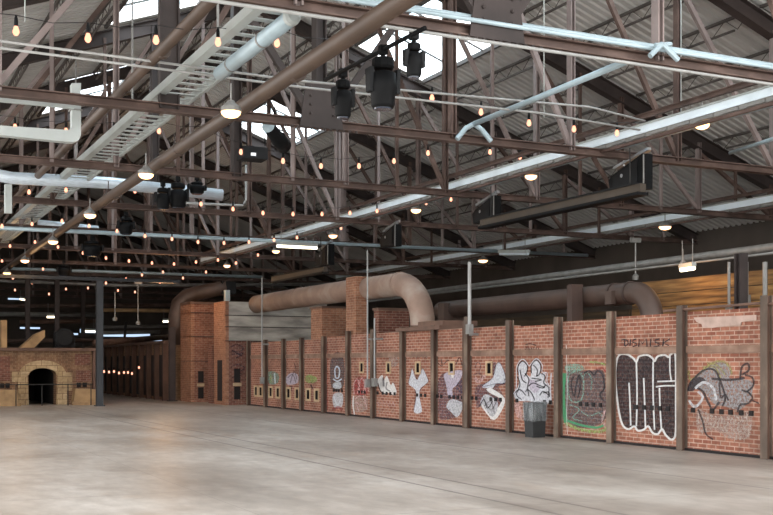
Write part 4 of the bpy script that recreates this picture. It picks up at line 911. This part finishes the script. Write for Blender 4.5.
# ---------------------------------------------------------------- dark kiln further on
XD = 12.4
o = thing('dark_kiln', (XD+1.5, 58, 0), 'dim old kiln front with many close-set dark posts beyond the brick pillar', 'kiln')
MB().box((XD+0.1, 47.2, 0), (XD+3, 75, 2.55)).build('kiln_body', M['brick_brown'], o)
MB().box((XD-0.15, 47.2, 2.5), (XD+0.6, 75, 2.62)).build('top_ledge', M['rust_plate'], o)
p0_ = None
for q in range(19):
    y = 47.4+q*1.45
    c = MB().box((XD-0.12, y, 0), (XD+0.1, y+0.22, 2.5)).build('buckstay', M['buckstay_dark'], o) if p0_ is None else None
    if p0_ is None: p0_ = c
    else: c = p0_.copy(); COL.objects.link(c); c.location = (0, q*1.45, 0)
d0 = None
for q in range(18):
    y = 47.8+q*1.45
    if d0 is None: d0 = MB().box((XD+0.02, y, 0.15), (XD+0.12, y+0.85, 2.0)).build('fire_door', M['soot_shade'], o)
    else: c = d0.copy(); COL.objects.link(c); c.location = (0, q*1.45, 0)
# ---------------------------------------------------------------- arched kiln on the other side
YK = 44.6
P = lambda px, py: on_y(px, py, YK)
xl, xr = P(-40, 380).x, P(93, 380).x; ztop = P(50, 351).z
ax0, ax1 = P(28.5, 380).x, P(56, 380).x; zs, za = P(40, 375).z, P(41, 368).z
o = thing('arched_kiln', ((xl+xr)/2, YK, 0), 'old brown brick kiln with a dark arched stone doorway', 'kiln')
arch = [(ax0, 0.0)]
for q in range(13):
    a = math.pi-q/12*math.pi; arch.append(((ax0+ax1)/2+(ax1-ax0)/2*math.cos(a), zs+(za-zs)*math.sin(a)))
arch.append((ax1, 0.0))
poly = [(xl, YK, 0)]+[(x, YK, z) for x, z in arch]+[(xr, YK, 0), (xr, YK, ztop), (xl, YK, ztop)]
MB().prism(poly, (0, 0.6, 0)).build('front_wall', M['brick_brown'], o)
MB().box((xl, YK+5.8, 0), (xr, YK+6, ztop)).box((xl, YK+0.6, ztop-0.2), (xr, YK+6, ztop)).box((xr-0.3, YK+0.6, 0), (xr, YK+6, ztop)).box((ax0-0.3, YK+0.6, 0), (ax0, YK+6, ztop-0.2)).box((ax1, YK+0.6, 0), (ax1+0.3, YK+6, ztop-0.2)).build('chamber', M['soot_shade'], o)
mid = (ax0+ax1)/2; out_ = []
for q in range(13):
    a = math.pi-q/12*math.pi; out_.append((mid+((ax1-ax0)/2+0.38)*math.cos(a), zs+(za-zs+0.3)*math.sin(a)))
ring = [(x, YK-0.12, z) for x, z in arch[1:-1]]; r2 = [(x, YK-0.12, z) for x, z in reversed(out_)]
MB().prism(ring+r2, (0, 0.16, 0)).build('arch_ring', M['stone'], o)
for sx in (-1, 1):
    x0 = ax0 if sx < 0 else ax1
    MB().prism([(x0, YK-0.12, 0), (x0+sx*0.4, YK-0.12, 0), (x0+sx*0.4, YK-0.12, zs+0.02), (x0+sx*0.05, YK-0.12, zs+0.02)], (0, 0.16, 0)).build('arch_jamb', M['stone'], o)
MB().box((P(12, 370).x, YK-0.06, 0.9), (ax0-0.36, YK, zs+0.12)).build('stone_facing', M['stone'], o)
MB().box((ax1+0.36, YK-0.06, 0.55), (P(72, 370).x, YK, zs+0.1)).build('stone_facing', M['stone'], o)
MB().box((xl, YK-0.25, ztop), (xr+0.1, YK+6, ztop+0.12)).build('coping', M['rust_plate'], o)
MB().box((P(76, 360).x, YK-0.04, 0.9), (P(91, 360).x, YK, 1.35)).build('brick_patch', M['brick_dark'], o)
MB().box((P(75, 360).x, YK-0.03, 1.55), (P(90, 360).x, YK, 2.0)).build('brick_patch', M['brick_dark'], o)
MB().box((P(-10, 360).x, YK-0.03, 0.95), (P(10, 360).x, YK, 1.9)).build('brick_patch', M['brick_dark'], o)
MB().box((P(92, 360).x, YK-0.2, 0), (P(94.5, 360).x, YK, ztop)).build('corner_post', M['rust_plate'], o)
for px in (2, 7.5, 78.5, 84.5): MB().box((P(px-2, 386).x, YK-0.08, 0.68), (P(px+2, 386).x, YK-0.01, 0.86)).build('fire_hole', M['soot_shade'], o)
for pl, pr, lab in ((-12, 17, 'low tan stone block beside the arch, on the outer side'), (71, 95, 'low tan stone block beside the arch, next to the grey column')):
    a, b = on_y(pl, 400, YK-0.3), on_y(pr, 400, YK-0.3)
    st = thing('stone_plinth', ((a.x+b.x)/2, YK-0.5, 0), lab, 'stone block')
    MB().prism([(a.x, YK-0.75, 0), (b.x, YK-0.75, 0), (b.x-0.05, YK-0.75, 0.6), (a.x+0.1, YK-0.75, 0.64)], (0, 0.55, 0)).build('block', M['tan'], st)
    MB().box((a.x-0.05, YK-0.85, 0), (b.x+0.08, YK-0.75, 0.12)).build('footing', M['tan'], st)
# slab, lumps and fan housing on the kiln
o = tag(MB().prism([on_y(20, 348, YK+1), on_y(36, 334, YK+1), on_y(45, 330, YK+1), on_y(45, 337, YK+1), on_y(34, 348, YK+1)], (0, 0.8, 0)).build('tan_slab', M['tan'], None), 'tan slab leaning on top of the arched kiln', 'slab')
o = thing('fan_housing', on_y(65, 349, YK+1.4), 'dark round fan housing on top of the arched kiln', 'fan housing')
MB().lathe(on_y(65, 338, YK+1.2), (0, 1, 0), [(0, 0.3), (0.05, 0.4), (0.5, 0.4)], 18).build('drum', M['charcoal'], o)
MB().box(on_y(55, 338, YK+1.4), on_y(75, 349, YK+1.4)+Vector((0, 0.5, 0))).build('base', M['charcoal'], o)
a, b = on_y(1, 320, YK+0.5), on_y(7, 349, YK+0.5)
tag(MB().box(a, b+Vector((0, 0.4, 0))).build('tan_post', M['tan'], None), 'tan upright post standing on the arched kiln away from the slab', 'post')
# railing
YR = YK-1.1
o = thing('hand_railing', (on_y(45, 400, YR).x, YR, 0), 'thin dark railing in front of the arched kiln', 'railing')
a, b = on_y(-20, 386, YR), on_y(93, 386, YR)
MB().tube([(a.x, YR, 0.82), (b.x, YR, 0.82)], 0.022, 6).build('top_rail', M['wire'], o)
for px in (16, 42, 68, 91): x = on_y(px, 386, YR).x; MB().tube([(x, YR, 0), (x, YR, 0.82)], 0.02, 6).build('rail_post', M['wire'], o)
# columns
def column(px, Y, w, z1, label, m='dark_col', z0=0):
    x = on_y(px, 390, Y).x; o = thing('steel_column', (x, Y, z0), label, 'column', None)
    MB().ibeam((x, Y, z0), (x, Y, z1), w, w, t=0.04, up=(0, 1, 0)).build('shaft', M[m], o)
    if z0 == 0: MB().box((x-w*0.75, Y-w*0.75, 0), (x+w*0.75, Y+w*0.75, 0.04)).build('base_plate', M[m], o)
column(99.5, 42.3, 0.24, 4.75, 'dark grey steel column standing on the floor beside the arched kiln')
column(27.5, 52, 0.2, PZ-0.1, 'dim steel column rising behind the arched kiln, above its outer stone facing', 'rust_dark')
column(57, 52, 0.2, PZ-0.1, 'dim steel column rising behind the arched kiln, above its doorway', 'rust_dark')
column(172, 46.6, 0.25, 3.2, 'dark post beside the bent duct and brick pillar', 'rust_dark')
a, b = on_y(-30, 281, 42.3), on_y(180, 281, 42.3)
tag(MB().ibeam((a.x, 42.3, 4.82), (b.x, 42.3, 4.82), 0.14, 0.12).build('cross_girder', M['dark_col'], None), 'dark grey girder resting on the grey column beside the arched kiln', 'girder')
# glowing panels put on the end wall for streaks of daylight
for k_, (xa, ya, xb, yb) in enumerate(((80, 329, 98, 333), (101, 333, 150, 337), (112, 339, 135, 342), (140, 338, 162, 341), (8, 298, 27, 300), (60, 333, 78, 335), (20, 327, 40, 329))):
    a, b = on_y(xa, ya, Y1-0.02), on_y(xb, yb, Y1-0.02)
    struct('window_%d' % (11+k_), MB().box(a, b+Vector((0, 0.01, 0))), M['daylight'])
# pendants hanging in the gloom
def pendant(px, yt, yb, Y, label, box=False):
    a, b = on_y(px, yt, Y), on_y(px, yb, Y); o = thing('pendant_fitting', b, label, 'pendant')
    MB().tube([a, b], 0.022, 6).build('rod', M['galv'], o)
    MB().lathe(b, (0, 0, -1), [(0, 0.04), (0.05, 0.1), (0.16, 0.08)], 10).build('head', M['galv'], o)
    if box: MB().box(a+Vector((-0.16, -0.05, -0.04)), a+Vector((0.16, 0.05, 0.08))).build('mount', M['galv'], o)
pendant(115, 292, 317, 46, 'thin white pendant hanging highest before the dim kiln front')
pendant(138, 283, 321, 46, 'longer white pendant hanging before the dim kiln front', True)
pendant(635.5, 241, 274, 24, 'white rod pendant hanging from a small box over the kiln', True)
# walkway rails and pipes in the dim far end
run('tan_pipe', [on_y(96, 310, 60), on_y(190, 311, 60)], 0.1, 'tan', 'tan pipe crossing the gloom above the dim kiln front', 'pipe')
run('dim_pipe', [on_y(100, 333, 62), on_y(160, 332, 62)], 0.1, 'galv', 'grey pipe crossing low in the gloom above the dim kiln front', 'pipe')
run('dim_pipe', [on_y(20, 322, 64), on_y(98, 321, 64)], 0.12, 'rust_plate', 'brownish pipe crossing the gloom behind the arched kiln', 'pipe')
run('dim_pipe', [on_y(95, 343, 49), on_y(168, 337, 58)], 0.14, 'rust_plate', 'rusty pipe lying along the top of the dim kiln', 'pipe')
run('dark_riser', [on_y(126, 322, 60), on_y(124, 345, 60)], 0.07, 'wire', 'dark bent pipe standing on the dim kiln', 'pipe')
for k_, (x0, y0_, x1, y1_, Y_, r_, m_, lb) in enumerate(((-10, 306, 185, 305, 62, 0.1, 'rust', 'rust-brown pipe highest in the gloom behind the arched kiln'), (0, 314, 100, 315, 66, 0.13, 'galv', 'dull grey pipe in the gloom level with the small tube light'),
     (98, 327, 182, 326, 66, 0.09, 'galv', 'dull grey pipe in the gloom above the tan pipe end of the dim kiln'), (5, 341, 95, 340, 58, 0.1, 'rust', 'rust-brown pipe low behind the tan slab of the arched kiln'))):
    run('dim_pipe', [on_y(x0, y0_, Y_), on_y(x1, y1_, Y_)], r_, m_, lb, 'pipe')
for px, lab in ((83, 'thin far post in the gloom just outward of the grey column'),):
    column(px, 60, 0.2, PZ-0.1, lab, 'rust_dark')
# ---------------------------------------------------------------- plank wall behind the kiln
def plank_wall(ya, yb, top, m, label):
    o = thing('plank_partition', (18.6, (ya+yb)/2, 0), label, 'plank wall')
    z = 0.0; k = 0
    while z < top:
        MB().box((18.5+0.015*(k % 2), ya, z), (18.56, yb, z+0.32)).build('plank', M[m], o); z += 0.34; k += 1
plank_wall(17.9, 23.2, 3.7, 'plank', 'yellow wooden plank wall behind the kiln, lit by a lamp')
plank_wall(23.3, 42, 2.8, 'plank_shaded', 'dim wooden plank wall behind the dark flue pipe')
o = thing('brick_partition', (18.6, 14, 0), 'dim brick and grey wall section at the end of the plank wall', 'wall section')
MB().box((18.5, 10, 0), (18.8, 17.5, 3.05)).build('masonry', M['brick_dark'], o)
MB().box((18.5, 10, 3.05), (18.8, 17.5, 4.1)).build('upper_sheet', M['concrete'], o)
column(741, 17.7, 0.2, 3.95, 'dark steel column at the end of the yellow plank wall', 'rust_dark')
for q, (px, yb, lab) in enumerate(((729, 312, 'thin grey conduit before the end of the planks'), (747, 302, 'grey conduit with a box on the dim wall section'), (765, 312, 'thicker grey conduit on the dim wall section'))):
    a, b = on_x(px, yb, 18.3), on_x(px, 262, 18.3); o = thing('wall_conduit', a, lab, 'conduit')
    MB().tube([a, Vector((a.x, a.y, b.z))], 0.035 if q < 2 else 0.055, 8).build('pipe', M['galv'], o)
    MB().box(a+Vector((-0.05, -0.07, -0.02)), a+Vector((0.05, 0.07, 0.16))).build('junction_box', M['galv'], o)
# ---------------------------------------------------------------- light
w = bpy.data.worlds.new('overcast_sky'); SC.world = w; w.use_nodes = True
nt = w.node_tree; nt.nodes.clear(); L = nt.links.new
out = nt.nodes.new('ShaderNodeOutputWorld'); bg = nt.nodes.new('ShaderNodeBackground')
tc = nt.nodes.new('ShaderNodeTexCoord'); sp = nt.nodes.new('ShaderNodeSeparateXYZ'); L(tc.outputs['Generated'], sp.inputs[0])
r = ramp(nt, [(0.0, (0.62, 0.6, 0.57, 1)), (0.5, (0.66, 0.64, 0.61, 1)), (0.56, (0.95, 0.96, 0.97, 1)), (1.0, (0.85, 0.94, 1.0, 1))]); mr = nt.nodes.new('ShaderNodeMapRange'); mr.inputs[1].default_value = -1; L(sp.outputs[2], mr.inputs[0]); L(mr.outputs[0], r.inputs[0]); L(r.outputs[0], bg.inputs[0])
bg.inputs[1].default_value = 2.6; L(bg.outputs[0], out.inputs[0])
def lamp(p, e, c=(255, 180, 105), r=0.45):
    l = bpy.data.lights.new('warm_point_light', 'POINT'); l.energy = e; l.color = lin(c)[:3]; l.shadow_soft_size = r
    o = bpy.data.objects.new('warm_point_light', l); COL.objects.link(o); o.location = p
lamp(on_x(683, 272, 17.7), 14)
lamp((8.5, 42.5, 5.0), 14, (255, 205, 150)); lamp((11.2, 43, 4.6), 70, (255, 195, 135)); lamp((5.4, 41.5, 4.4), 40, (255, 205, 150))  # warm lights added without fittings, to brighten pillars and arched kiln
# ---------------------------------------------------------------- camera and view
cam = bpy.data.cameras.new('camera'); cam.sensor_width = 36; cam.lens = F*36/773; cam.shift_y = (HZ-257.5)/773; cam.shift_x = -(386.5-CX)/773
cam.clip_end = 400
co = bpy.data.objects.new('camera', cam); COL.objects.link(co); co.location = CAM; co.rotation_euler = (math.pi/2, 0, -TH); SC.camera = co
SC.view_settings.view_transform = 'Standard'; SC.view_settings.look = 'None'; SC.view_settings.exposure = 1.22; SC.view_settings.gamma = 1; SC.view_settings.use_curve_mapping = False
